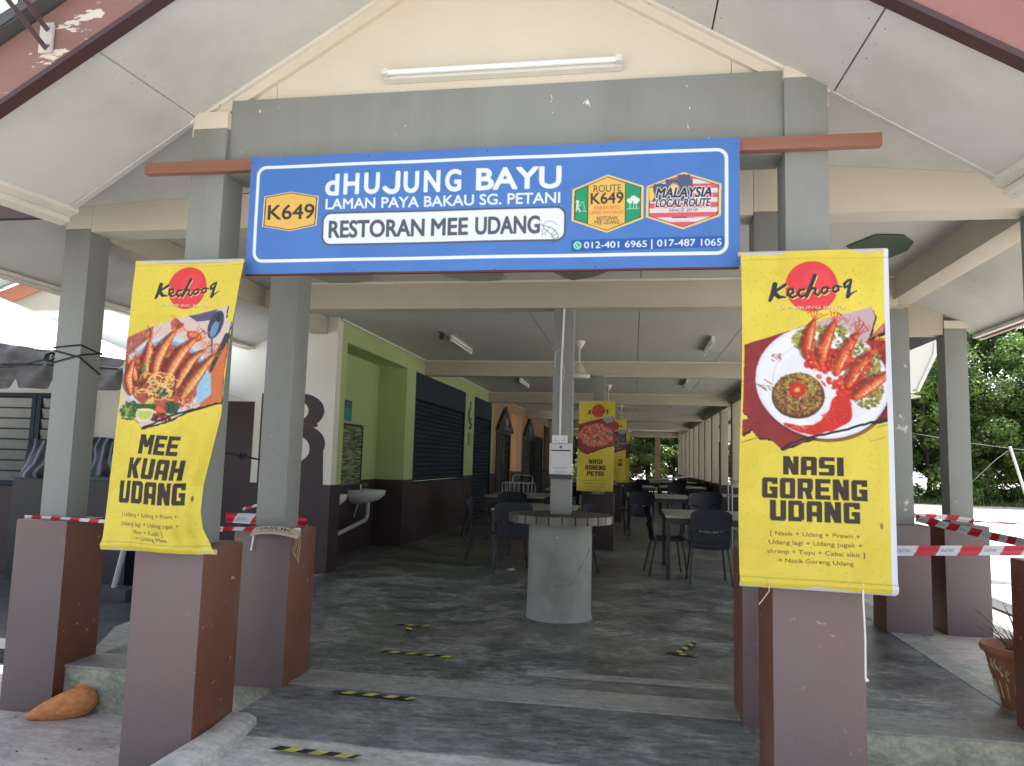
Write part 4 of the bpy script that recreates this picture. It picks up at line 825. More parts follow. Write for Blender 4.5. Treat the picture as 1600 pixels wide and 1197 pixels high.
def mk_right():
    w, h = .585, 1.38; cv = Canvas(w, h, 400, YEL); grunge(cv); q0 = homog([(55, 57), (522, 33), (553, 1137), (57, 1107)], w, h); q = lambda x, y: q0(x, y)
    sc = w/480.
    Pq = lambda pts: [q(*p) for p in pts]
    logo(cv, q(275, 158)[0], q(275, 158)[1], .105)
    frame = [(62, 345), (230, 290), (345, 250), (470, 216), (482, 250), (462, 315), (515, 262), (512, 296), (458, 322), (522, 322), (530, 572), (300, 632), (185, 675), (150, 642), (110, 638), (90, 612), (62, 630), (62, 582), (88, 574), (62, 560)]
    cv.poly(Pq(jag([(x+4, y+5) for x, y in frame], 3)), (30, 22, 20)); cv.poly(Pq(frame), (138, 34, 36))
    for k in range(60):
        x, y = rng.uniform(62, 525), rng.uniform(330, 650)
        if (x < 180 and y > 300) or x > 480: cv.line(Pq([(x-20, y+6), (x+20, y-6)]), .0015, (96, 22, 26) if k % 2 else (168, 56, 52), .5)
    cv.poly(Pq([(240, 288), (345, 250), (470, 216), (482, 250), (462, 315), (440, 345), (300, 330)]), (198, 172, 178)); clump(cv, *q(400, 270), .06, .03, [(170, 130, 140), (214, 196, 200), (150, 96, 110)], 60, .002, .008, .5)
    cv.poly(Pq([(462, 318), (512, 268), (508, 294), (470, 312)]), (204, 128, 110))
    c = q(308, 458); cv.ell(c[0]+.006, c[1]+.012, .263, .232, (70, 16, 22), .6, .25); cv.ell(*c, .262, .230, (226, 230, 240), 1, .25); cv.ell(*c, .250, .218, (238, 241, 248), 1, .25); cv.ell(c[0]+.004, c[1]+.004, .200, .170, (205, 212, 226), .8, .25, ring=.97); cv.ell(c[0]+.01, c[1]+.02, .190, .160, (230, 234, 242), 1, .25)
    # lettuce bed, prawns in red sauce
    for p, rx, ry, n in (((250, 330), .045, .045, 120), ((330, 300), .07, .03, 120), ((400, 360), .06, .07, 160), ((455, 480), .06, .075, 200), ((475, 400), .03, .06, 90)):
        clump(cv, *q(*p), rx, ry, [(150, 148, 56), (120, 118, 40), (186, 176, 84), (96, 92, 34), (160, 140, 60)], n, .003, .011)
    clump(cv, *q(330, 390), .10, .045, [(206, 44, 30), (188, 30, 24), (224, 70, 44)], 160, .006, .018); clump(cv, *q(400, 470), .06, .05, [(206, 44, 30), (188, 30, 24), (224, 70, 44)], 120, .006, .018)
    prawn(cv, Pq([(262, 385), (258, 350), (268, 300), (280, 270)]), .020, (206, 48, 24)); prawn(cv, Pq([(312, 400), (310, 360), (325, 320), (345, 275)]), .023, (214, 58, 26))
    prawn(cv, Pq([(355, 430), (368, 390), (392, 350), (420, 308)]), .024, (204, 56, 28)); prawn(cv, Pq([(395, 470), (415, 430), (445, 390), (478, 355)]), .024, (212, 62, 26)); prawn(cv, Pq([(420, 505), (450, 480), (485, 455), (520, 430)]), .024, (216, 78, 36))
    for k in range(26):
        a = q(rng.uniform(255, 470), rng.uniform(330, 470)); cv.ell(*a, rng.uniform(.006, .02), rng.uniform(.004, .010), (200, 34, 26) if k % 3 else (236, 92, 60), .85, rng.uniform(0, 3))
    for k in range(12): a = np.array(q(rng.uniform(380, 500), rng.uniform(330, 440))); cv.line([tuple(a), tuple(a+rng.uniform(-.04, .05, 2)), tuple(a+rng.uniform(-.05, .07, 2))], .0009, (120, 60, 40), .8)
    # fried rice mound with chilli, sauce
    c = q(232, 498); cv.ell(c[0]+.002, c[1]+.008, .104, .094, (84, 54, 32), 1); clump(cv, *c, .098, .088, [(150, 100, 48), (176, 130, 64), (120, 76, 36), (196, 158, 84), (96, 60, 30), (160, 140, 60)], 900, .002, .007, .95)
    clump(cv, c[0]+.01, c[1]-.03, .07, .05, [(196, 180, 80), (170, 150, 60), (150, 140, 50)], 110, .003, .008); cc = q(230, 485)
    for k in range(7): t = k*.9; cv.ell(cc[0]+.024*math.cos(t), cc[1]+.020*math.sin(t), .018, .009, (206, 30, 24), 1, t+1.3)
    clump(cv, *cc, .012, .008, [(240, 190, 120)], 14, .002, .004)
    cv.line(Pq([(195, 595), (240, 610), (290, 612), (335, 590)]), [.006, .014, .022, .026], (198, 40, 30)); cv.line(Pq([(335, 590), (370, 560), (372, 530)]), [.034, .046, .040], (206, 40, 30)); clump(cv, *q(350, 565), .05, .03, [(228, 80, 60), (180, 26, 22)], 46, .003, .008, .7); clump(cv, *q(240, 604), .03, .006, [(230, 180, 140)], 16, .002, .005, .8)
    clump(cv, *q(165, 385), .022, .022, [(130, 110, 50), (150, 60, 40)], 22, .002, .006)
    for k in range(7): a = np.array(q(120+rng.uniform(-20, 20), 465+rng.uniform(-12, 22))); cv.line([tuple(a), tuple(a+np.array([.03, rng.uniform(-.01, .03)]))], .0013, (110, 70, 40))
    for k in range(150):
        a = q(rng.uniform(250, 500), rng.uniform(300, 500))
        if cv.red_at(*a): cv.ell(*a, rng.uniform(.004, .014), rng.uniform(.003, .006), [(176, 26, 20), (222, 84, 48), (150, 22, 18), (236, 128, 84)][k % 4], .6, rng.uniform(0, 3))
    for k in range(40):
        a = np.array(q(rng.uniform(270, 500), rng.uniform(270, 440))); t = rng.uniform(-2.2, -.6); cv.line([tuple(a), tuple(a+np.array([math.cos(t), math.sin(t)])*rng.uniform(.01, .035))], .0008, (236, 110, 60) if k % 2 else (120, 30, 20), .8)
    cv.mottle(Pq(frame), 6500, .0014, .0045, .12); cv.blur(Pq(frame), 2)
    for k in range(110):
        a = q(rng.uniform(230, 500), rng.uniform(300, 520))
        if cv.red_at(*a): cv.ell(*a, rng.uniform(.001, .0035), rng.uniform(.0008, .0018), (255, 214, 190) if k % 3 else (110, 20, 14), .7, rng.uniform(0, 3))
    cv.line(Pq(jag([(185, 672), (240, 645), (300, 628), (380, 612), (450, 592), (530, 570)], 2.5, 5)[:-5]), .0045, (30, 22, 20))
    def bb_(st, xa, xb, ya, yb):
        a, b = q((xa+xb)/2, ya), q((xa+xb)/2, yb); cv.block(st, q(xa, (ya+yb)/2)[0], a[1], q(xb, (ya+yb)/2)[0], b[1], (46, 38, 30))
    bb_('NASI', 190, 384, 697, 757); bb_('GORENG', 127, 457, 768, 833); bb_('UDANG', 152, 434, 840, 906)
    for s_, xa, xb, y in (('[ Nasik + Udang + Prawn +', 153, 434, 950), ('Udang lagi + Udang jugak +', 148, 441, 978), ('shrimp + Toyu + Cabai sikit ]', 143, 448, 1007), ('= Nasik Goreng Udang', 177, 414, 1037)):
        a = q(xa, y-3); b = q(xb, y-3); cv.text(s_, a[0], a[1]-.0165, b[0], a[1], (62, 54, 36), bold=.012)
    cv.ell(*q(500, 918), .006, .012, (120, 100, 40), .8)
    # white selvedge down the right side
    cv.poly([(w-.018, 0), (w, 0), (w, h), (w-.022, h)], (222, 228, 240))
    for y in np.linspace(.1, h-.05, 60): pass
    cv.line([(0, .030), (w, .034)], .0016, (196, 172, 50), .7); cv.line([(0, h-.036), (w, h-.034)], .0016, (180, 158, 46), .8)
    return cv
def mk_left():
    w, h = .56, 1.365; cv = Canvas(w, h, 400, YEL); grunge(cv)
    # photographed crop mapped strip by strip: left edge and right edge of the hanging sheet
    le = [(45, 182), (345, 148), (640, 112), (900, 85), (1145, 57)]; re = [(45, 600), (345, 552), (640, 520), (780, 482), (900, 455), (1000, 448), (1060, 456), (1145, 492)]
    def q(x, y):
        v = (y-45)/1100.; xl = np.interp(y, [a for a, _ in le], [b for _, b in le]); xr = np.interp(y, [a for a, _ in re], [b for _, b in re]); return ((x-xl)/(xr-xl)*w, v*h)
    Pq = lambda pts: [q(*p) for p in pts]
    logo(cv, q(380, 150)[0], q(380, 150)[1], .100)
    fr = [(146, 345), (250, 300), (390, 255), (500, 232), (541, 222), (535, 270), (556, 290), (545, 340), (522, 592), (400, 620), (300, 668), (212, 695), (180, 660), (125, 655), (112, 620), (128, 590), (125, 520), (140, 430)]
    cv.poly(Pq(jag([(x+3, y+5) for x, y in fr], 3)), (34, 26, 22)); cv.poly(Pq(fr), (216, 196, 186))
    cv.poly(Pq([(146, 345), (250, 302), (240, 345), (180, 390), (140, 430)]), (166, 96, 86)); cv.poly(Pq([(470, 440), (548, 330), (522, 592), (440, 605)]), (206, 112, 66)); cv.poly(Pq([(385, 258), (500, 234), (480, 275), (420, 280)]), (92, 84, 120))
    clump(cv, *q(340, 292), .03, .02, [(200, 60, 66), (70, 96, 60), (50, 80, 50), (216, 80, 90)], 50, .004, .014); cv.ell(*q(410, 337), .045, .024, (206, 70, 52), 1, .3); cv.ell(*q(412, 336), .032, .014, (240, 160, 120), 1, .3); clump(cv, *q(412, 336), .03, .012, [(250, 190, 120), (196, 60, 40)], 24, .003, .006)
    c = q(300, 490); cv.ell(*c, .235, .185, (196, 216, 232), 1, .1); cv.ell(*c, .215, .165, (150, 170, 200), 1, .1); cv.ell(c[0], c[1]+.01, .205, .158, (176, 84, 56), 1, .1); cv.poly(Pq([(440, 470), (480, 480), (482, 560), (430, 600), (425, 540)]), (150, 196, 226))
    cv.ell(*q(494, 295), .040, .068, (52, 62, 84), 1, .2); cv.ell(*q(490, 312), .020, .040, (110, 160, 200), .9, .2); cv.ell(*q(505, 270), .012, .020, (40, 46, 60), .9); cv.line(Pq([(480, 345), (482, 400)]), .006, (80, 100, 130)); cv.line(Pq([(540, 345), (500, 420), (480, 470)]), [.018, .012, .008], (50, 50, 66))
    clump(cv, *q(290, 480), .17, .13, [(120, 46, 24), (164, 74, 36), (92, 34, 20), (196, 110, 60)], 420, .005, .018, .8)
    OR = (222, 108, 50)
    for pts, wd in (([(180, 510), (165, 470), (150, 430)], .022), ([(215, 500), (222, 450), (232, 400), (235, 365)], .024), ([(160, 560), (150, 500), (170, 440)], .02), ([(255, 500), (262, 440), (290, 380), (325, 330)], .027), ([(300, 520), (322, 460), (360, 400), (410, 350)], .028), ([(345, 530), (370, 480), (400, 430), (440, 400)], .025), ([(370, 570), (400, 520), (440, 470), (485, 420)], .030)):
        prawn(cv, Pq(pts), wd, tuple(int(v*rng.uniform(.88, 1.08)) for v in OR), (252, 190, 120), (120, 38, 18))
    for k in range(34): a = np.array(q(rng.uniform(200, 330), rng.uniform(495, 570))); t = rng.uniform(0, 6); cv.line([tuple(a+np.array([.035*math.cos(t+u), .018*math.sin(t+u)])) for u in np.linspace(0, 3.4, 9)], .0032, (240, 206, 130) if k % 2 else (222, 178, 96))
    clump(cv, *q(385, 590), .05, .03, [(214, 120, 90), (190, 70, 50), (240, 180, 140)], 80, .003, .008)
    clump(cv, *q(165, 625), .055, .036, [(44, 84, 36), (84, 120, 44), (150, 166, 70), (30, 60, 28)], 120, .005, .016); clump(cv, *q(330, 610), .04, .028, [(34, 70, 44), (56, 92, 56), (24, 50, 34)], 90, .004, .012); clump(cv, *q(290, 555), .03, .018, [(40, 70, 50), (60, 90, 60)], 40, .004, .010); clump(cv, *q(215, 468), .015, .015, [(90, 130, 60)], 16, .004, .009)
    cv.line(Pq([(245, 600), (300, 640)]), .016, (226, 96, 60)); cv.ell(*q(236, 598), .035, .016, (214, 196, 90), 1, -.7); clump(cv, *q(280, 650), .06, .018, [(150, 40, 36), (110, 24, 26), (60, 20, 20)], 60, .004, .012)
    c = q(220, 642); cv.ell(*c, .048, .034, (226, 226, 190)); cv.ell(c[0], c[1]-.003, .042, .028, (196, 200, 96)); cv.poly([(c[0]-.06, c[1]-.05), (c[0]+.06, c[1]-.05), (c[0]+.052, c[1]-.022), (c[0]-.05, c[1]-.024)], (44, 84, 36)); cv.ell(c[0], c[1]-.022, .046, .006, (234, 230, 170))
    for k in range(170):
        a = q(rng.uniform(140, 480), rng.uniform(330, 590))
        if cv.red_at(*a): cv.ell(*a, rng.uniform(.004, .013), rng.uniform(.002, .005), [(170, 58, 26), (236, 140, 80), (140, 44, 24), (246, 178, 116)][k % 4], .5, rng.uniform(.8, 2.6))
    for k in range(40):
        a = np.array(q(rng.uniform(150, 480), rng.uniform(330, 430))); t = rng.uniform(-2.0, -.4); cv.line([tuple(a), tuple(a+np.array([math.cos(t), math.sin(t)])*rng.uniform(.012, .04))], .0008, (240, 150, 90) if k % 2 else (130, 50, 30), .8)
    cv.mottle(Pq(fr), 6500, .0014, .0045, .12); cv.blur(Pq(fr), 2)
    for k in range(130):
        a = q(rng.uniform(150, 480), rng.uniform(360, 640))
        if cv.red_at(*a): cv.ell(*a, rng.uniform(.001, .0035), rng.uniform(.0008, .0018), (255, 226, 190) if k % 3 else (110, 40, 20), .7, rng.uniform(0, 3))
    cv.line(Pq(jag([(212, 695), (270, 668), (330, 640), (400, 618), (460, 606), (522, 592)], 2.5, 5)[:-5]), .0045, (34, 26, 22))
    K = (40, 34, 30)
    cv.block('MEE', *q(212, 717), *q(356, 790), K, .03); cv.block('KUAH', *q(170, 806), *q(378, 882), K, .03); cv.block('UDANG', *q(136, 892), *q(390, 975), K, .03)
    for s_, xa, xb, y in (('[ Udang + Udang + Prawn +', 146, 365, 1028), ('Udang lagi + Udang jugak +', 143, 368, 1062), ('Mee + Kuah ]', 196, 310, 1090), ('= Udang Mee', 203, 322, 1112)):
        a = q(xa, y-5); b = q(xb, y-5); cv.text(s_, a[0], a[1]-.0175, b[0], a[1], (66, 58, 40), bold=.015)
    cv.ell(*q(418, 952), .007, .014, (96, 84, 44), .85)
    cv.line([(0, .022), (w, .022)], .0014, (196, 172, 50), .7); cv.line([(0, h-.034), (w, h-.034)], .0016, (180, 158, 46), .8)
    return cv
def mk_small(lines, pic):
    w, h = .56, 1.36; cv = Canvas(w, h, 170, YEL); grunge(cv, 60); logo(cv, .30, .15, .10)
    fr = [(0, .36), (.2, .30), (.42, .25), (.52, .22), (.56, .3), (.56, .66), (.35, .72), (.15, .80), (.05, .76), (0, .70)]
    cv.poly(jag([(x, y+.012) for x, y in fr], .004), (40, 26, 24)); cv.poly(fr, pic[0]); cv.poly([(.36, .27), (.52, .22), (.54, .30), (.44, .34)], (150, 160, 200))
    clump(cv, .27, .52, .26, .17, pic[1], 420, .010, .032); clump(cv, .27, .52, .22, .14, pic[2], 120, .006, .016); clump(cv, .30, .56, .05, .03, [(50, 96, 50), (70, 120, 60)], 26, .006, .014); clump(cv, .46, .50, .04, .03, [(50, 96, 50)], 16, .006, .014)
    y = .885
    for l_ in lines: W_ = len(l_)*.052; cv.block(l_, .30-W_/2-.02, y, .30+W_/2-.02, y+.066, (46, 38, 30)); y += .090
    for k in range(4): cv.line([(.08+.02*k, y+.05+k*.045), (.46-.02*k, y+.05+k*.045)], .005, (150, 132, 50), .7)
    return cv
# right banner hangs nearly flat across the right pillar
br = thing('food_banner', (.73, 3.16, 1.12), 'tall yellow banner showing fried rice and red prawns, on the right front pillar', 'banner')
def posr(U, V):
    x = .440+.583*U - .008*V*(1-U) + .006*np.sin(V*6)*(1-U); z = 2.497 - 1.372*V - .010*U*V + .006*U
    y = 3.160 + .006*np.sin(U*9+V*3) + .010*np.sin(V*5.5)*(U-.5) + .004*np.sin(V*40)*np.exp(-V*14) + .0022*np.sin(U*31+V*11) - .012*np.exp(-((V-.985)/.012)**2)
    return x, y, z
sheet('printed_sheet', mk_right(), posr, M_print, br)
obj('hanging_rod', MB().tube([(.43, 3.172, 2.494), (1.02, 3.172, 2.500)], .010, 8), M_pvc, br); obj('hanging_rod', MB().tube([(.43, 3.168, 1.130), (1.02, 3.168, 1.122)], .011, 8), M_pvc, br)
st = MB(); st.tube([(.54, 3.15, 1.16), (.54, 3.14, 1.11), (.525, 3.15, 1.085), (.50, 3.14, 1.055)], .0025, 5); obj('tie_string', st, mat('tan_string', (.45,.35,.22), .8), br)
st = MB(); st.tube([(.895, 3.148, 1.155), (.893, 3.146, 1.10), (.898, 3.147, .95), (.897, 3.15, .80), (.903, 3.15, .787)], [.0035, .0035, .0035, .004, .008], 6); obj('tie_string', st, M_string, br)
# left banner: lower right corner curls back
bl_ = thing('food_banner', (-2.13, 3.16, 1.13), 'tall yellow banner showing prawn noodles, lower edge curling, on the left front pillar', 'banner')
def posl(U, V):
    vk = [0, .27, .54, .67, .78, .87, .92, .97, 1]
    yr = np.interp(V, vk, [0, 0, .01, .05, .08, .07, .04, -.005, -.02])
    xr = np.interp(V, vk, [-1.834, -1.868, -1.888, -1.93, -1.965, -1.972, -1.955, -1.905, -1.872])-.55*yr; xl = np.interp(V, [0, .27, .54, 1], [-2.402, -2.415, -2.432, -2.455]); z = 2.512-1.378*V
    U2 = U
    y = 3.175 + yr*U**2.2 + .012*np.sin(V*4.2+U*3)*(.4+U) + .003*np.sin(U*40+V*9)*V + .004*np.sin(V*45)*np.exp(-V*14) - .018*np.exp(-((V-.95)/.03)**2)*np.exp(-((U-.55)/.35)**2) - .014*np.exp(-((V-.985)/.012)**2)
    return xl+(xr-xl)*U2, y, z + .004*np.sin(U*7)
sheet('printed_sheet', mk_left(), posl, M_print, bl_)
obj('hanging_rod', MB().tube([(-2.40, 3.186, 2.508), (-1.838, 3.188, 2.511)], .010, 8), M_pvc, bl_); obj('hanging_rod', MB().tube([(-2.458, 3.178, 1.140), (-1.87, 3.17, 1.147)], .011, 8), M_pvc, bl_)
def small_banner(x0, x1, y, z0, z1, lines, pic, label, seed):
    t = thing('food_banner', ((x0+x1)/2, y, z0), label, 'banner', 'yellow banners on the inner pillars')
    def pos(U, V): return x0+(x1-x0)*U-.02*V, y+.02*np.sin(U*5+seed)*V+.015*np.sin(V*6+U*4+seed), z1-(z1-z0)*V
    sheet('printed_sheet', mk_small(lines, pic), pos, M_print, t); obj('hanging_rod', MB().tube([(x0, y+.012, z1), (x1, y+.012, z1)], .012, 6), M_pvc, t)
small_banner(-.83, -.275, 11.42, 1.165, 2.54, ['NASI', 'GORENG', 'PETAI'], ((150, 60, 50), [(224, 130, 110), (206, 96, 80), (240, 160, 140)], [(196, 70, 60), (250, 190, 170)]), 'yellow banner with pink prawn picture on the nearest inner pillar', 0)
small_banner(-.72, -.15, 16.8, 1.21, 2.58, ['      CI', '      NG'], ((90, 60, 70), [(120, 90, 110), (90, 70, 90), (160, 120, 120)], [(60, 40, 60), (190, 160, 150)]), 'yellow banner with purplish picture, partly hidden behind the pink prawn banner', 1.5)
small_banner(-.72, -.10, 23.2, 1.0, 2.55, [], ((100, 60, 50), [(130, 80, 60), (90, 60, 50)], [(60, 40, 40)]), 'farthest yellow banner, only its right edge showing behind the others', 3)

# ---------------------------------------------------------------- round table built about the inner pillar
rtb = thing('round_pillar_table', (-.61, 6.43, FZ), 'round cement drum table built around the inner pillar with a tiled rim', 'table')
obj('drum', MB().lathe([(.285, FZ), (.283, FZ+.02), (.272, FZ+.06), (.270, 1.06), (.272, 1.075)], (-.61, 6.43, 0), 40), M_stone, rtb, smooth='auto')
obj('foot_fillet', MB().lathe([(.30, FZ), (.296, FZ+.012), (.284, FZ+.022)], (-.61, 6.43, 0), 40), mat('grimy_mortar', (.10,.105,.095), .9, .3, 9), rtb, smooth='auto')
obj('table_slab', MB().lathe([(.30, 1.075), (.43, 1.085), (.432, 1.145), (.43, 1.15)], (-.61, 6.43, 0), 48), M_grout, rtb, smooth='auto')
nt_ = 26
for k in range(nt_):
    a0, a1 = 2*math.pi*k/nt_+.012, 2*math.pi*(k+1)/nt_-.012; am = (a0+a1)/2; p = []
    for r_ in (.433, .447):
        for a in (a0, am, a1): p.append((-.61+r_*math.cos(a), 6.43+r_*math.sin(a)))
    z0, z1 = 1.086, 1.149+.001*(k % 3)
    mb = MB(); mb.v = [(x, y, z0) for x, y in p]+[(x, y, z1) for x, y in p]
    mb.f = [(0, 1, 4, 3), (1, 2, 5, 4), (6, 9, 10, 7), (7, 10, 11, 8), (3, 4, 10, 9), (4, 5, 11, 10), (0, 6, 7, 1), (1, 7, 8, 2), (0, 3, 9, 6), (2, 8, 11, 5)]
    obj('rim_tile', mb, M_tile, rtb)
ck = MB(); ck.tube([(-.61+.272*math.cos(a), 6.43+.272*math.sin(a), z) for a, z in [(R(-155), .62), (R(-120), .585), (R(-90), .58), (R(-65), .60), (R(-45), .74), (R(-28), .83), (R(-20), .88)]], .0022, 4); obj('crack_line', ck, M_dark, rtb)
# pillar wiring, socket, notice
t = thing('wall_socket', (-.625, 6.40, 1.76), 'white double socket with a conduit rising up the inner pillar', 'socket')
obj('face_plate', MB().box(-.695, -.562, 6.375, 6.414, 1.758, 1.825), M_paper, t, bevel=.004)
obj('conduit', MB().tube([(-.628, 6.40, 1.825), (-.628, 6.40, 2.4), (-.612, 6.40, 2.94)], .0095, 8), M_paper, t, smooth='auto')
mb = MB()
for x in (-.665, -.592):
    for dx, dz in ((0, .012), (-.01, -.008), (.01, -.008)): mb.box(x+dx-.003, x+dx+.003, 6.372, 6.3745, 1.785+dz-.004, 1.785+dz+.004)
obj('pin_hole', mb, M_dark, t)
mb = MB().tube([(-.64, 6.398, 2.58), (-.675, 6.392, 2.55), (-.685, 6.395, 2.47), (-.68, 6.398, 2.42)], .0018, 4).tube([(-.615, 6.395, 2.45), (-.60, 6.39, 2.38), (-.61, 6.39, 2.30), (-.618, 6.395, 2.26)], .002, 4); obj('loose_wire', mb, M_paper, t)
cv = Canvas(.19, .26, 500, (.86, .87, .89))
cv.rrect(.008, .008, .182, .252, .002, (206, 208, 212)); cv.rrect(.012, .012, .178, .248, .002, (222, 225, 230)); cv.rrect(.083, .016, .107, .040, .006, (90, 120, 190)); cv.poly([(.012, .052), (.178, .052), (.178, .064), (.012, .064)], (30, 32, 40))
for k, y in enumerate((.206, .214, .236, .243)): cv.line([(.03+.01*(k % 2), y), (.155-.01*(k % 3), y)], .001, (130, 132, 140))
nt2 = thing('pillar_notice', (-.615, 6.39, 1.49), 'white framed notice sheet with a black header bar on the inner pillar', 'notice')
sheet('notice_sheet', cv, lambda U, V: (-.712+.19*U, 6.389+0*U, 1.752-.26*V), M_print, nt2); obj('notice_board', MB().box(-.714, -.520, 6.391, 6.412, 1.49, 1.754), M_paper, nt2)
obj('adhesive_band', MB().box(-.712, -.518, 6.40, 6.413, 1.448, 1.488), M_grout, nt2)

# ---------------------------------------------------------------- lamps
def batten(name, p0, p1, n, label, group=None, lit=M_tube):
    p0, p1, n = Vector(p0), Vector(p1), Vector(n).normalized(); c = (p0+p1)/2; t = thing(name, tuple(c), label, 'lamp', group)
    d = (p1-p0).normalized(); s = d.cross(n).normalized()
    def bx(a, b, w0, w1, h0, h1):
        return MB().hexa([tuple(P_+s*w+n*h) for P_, w, h in ((a, w0, h0), (b, w0, h0), (b, w1, h0), (a, w1, h0), (a, w0, h1), (b, w0, h1), (b, w1, h1), (a, w1, h1))])
    obj('lamp_body', bx(p0, p1, -.020, .020, 0, .042), M_lamp, t, bevel=.004)
    obj('tube', MB().tube([p0+d*.03+n*.065, p1-d*.03+n*.065], .0135, 10), lit, t, smooth='auto')
    for q in (p0, p1-d*.03): obj('tube_holder', bx(q, q+d*.03, -.016, .016, .043, .082), M_lamp, t, bevel=.003)
    return t
batten('fluorescent_lamp', (-1.24, 3.378, 3.475), (-.07, 3.378, 3.473), (0, -1, .12), 'long white fluorescent tube on the cream gable above the grey beam')
L0 = batten('fluorescent_lamp', (-2.35, 9.25, 3.198), (-2.35, 10.45, 3.198), (0, 0, -1), 'ceiling tube lamp with a loose black cable over the wash basins', 'tube lamps under the hall ceiling')
lc = MB().tube([(-2.45, 8.95, 3.19), (-2.40, 9.05, 3.18), (-2.36, 9.2, 3.15), (-2.35, 9.27, 3.17)], .008, 5).box(-2.44, -2.39, 8.98, 9.04, 3.10, 3.19); obj('loose_cable', lc, M_black, L0)
names = ['nearest ceiling tube lamp on the right side of the hall', 'second ceiling tube lamp on the right side of the hall', 'small third ceiling lamp far back on the right', 'tube lamp on the left ceiling beyond the second beam', 'faint far tube lamp on the left ceiling']
for (x, y), lb in zip(((.96, 9.3), (.98, 14.0), (1.0, 19.6), (-2.2, 14.2), (-2.2, 19.6)), names):
    batten('fluorescent_lamp', (x, y, 3.198), (x, y+1.2, 3.198), (0, 0, -1), lb, 'tube lamps under the hall ceiling')

# ---------------------------------------------------------------- ceiling fans
def fan(x, y, lab, a0):
    t = thing('ceiling_fan', (x, y, 3.2), lab, 'fan', 'cream ceiling fans along the hall')
    obj('canopy', MB().lathe([(.075, 3.198), (.07, 3.17), (.03, 3.10), (.014, 3.085)], (x, y, 0), 20), M_fan, t, smooth='auto')
    obj('down_rod', MB().tube([(x, y, 3.09), (x, y, 2.86)], .012, 8), M_fan, t)
    obj('motor', MB().lathe([(.016, 2.90), (.05, 2.87), (.085, 2.80), (.11, 2.765), (.145, 2.75), (.15, 2.735), (.13, 2.70), (.05, 2.69), (.01, 2.688)], (x, y, 0), 28), M_fan, t, smooth='auto')
    for k in range(3):
        a = a0+k*2*math.pi/3; c, s_ = math.cos(a), math.sin(a); mb = MB(); n_ = 6
        for i in range(n_+1):
            r_ = .16+.56*i/n_; wd = .052+.018*i/n_
            for sgn, dz in ((-1, -.012), (1, .012)):
                for th in (0, .004): mb.v.append((x+c*r_-s_*wd*sgn, y+s_*r_+c*wd*sgn, 2.775+dz+th-.02*(i/n_)))
        for i in range(n_):
            b_ = 4*i; mb.f += [(b_, b_+2, b_+6, b_+4), (b_+1, b_+5, b_+7, b_+3), (b_, b_+4, b_+5, b_+1), (b_+2, b_+3, b_+7, b_+6)]
        mb.f += [(0, 1, 3, 2), (4*n_, 4*n_+2, 4*n_+3, 4*n_+1)]
        obj('blade', mb, M_fan, t)
for (x, y, l_, a) in ((-.72, 9.75, 'nearest cream ceiling fan, just right of the inner pillar', .05), (-.52, 15.3, 'second ceiling fan, above the banner with the pink picture', .35), (-.35, 20.6, 'third ceiling fan, small above the second yellow banner', 0), (-.2, 26.7, 'farthest ceiling fan near the end of the hall', .2)): fan(x, y, l_, a)

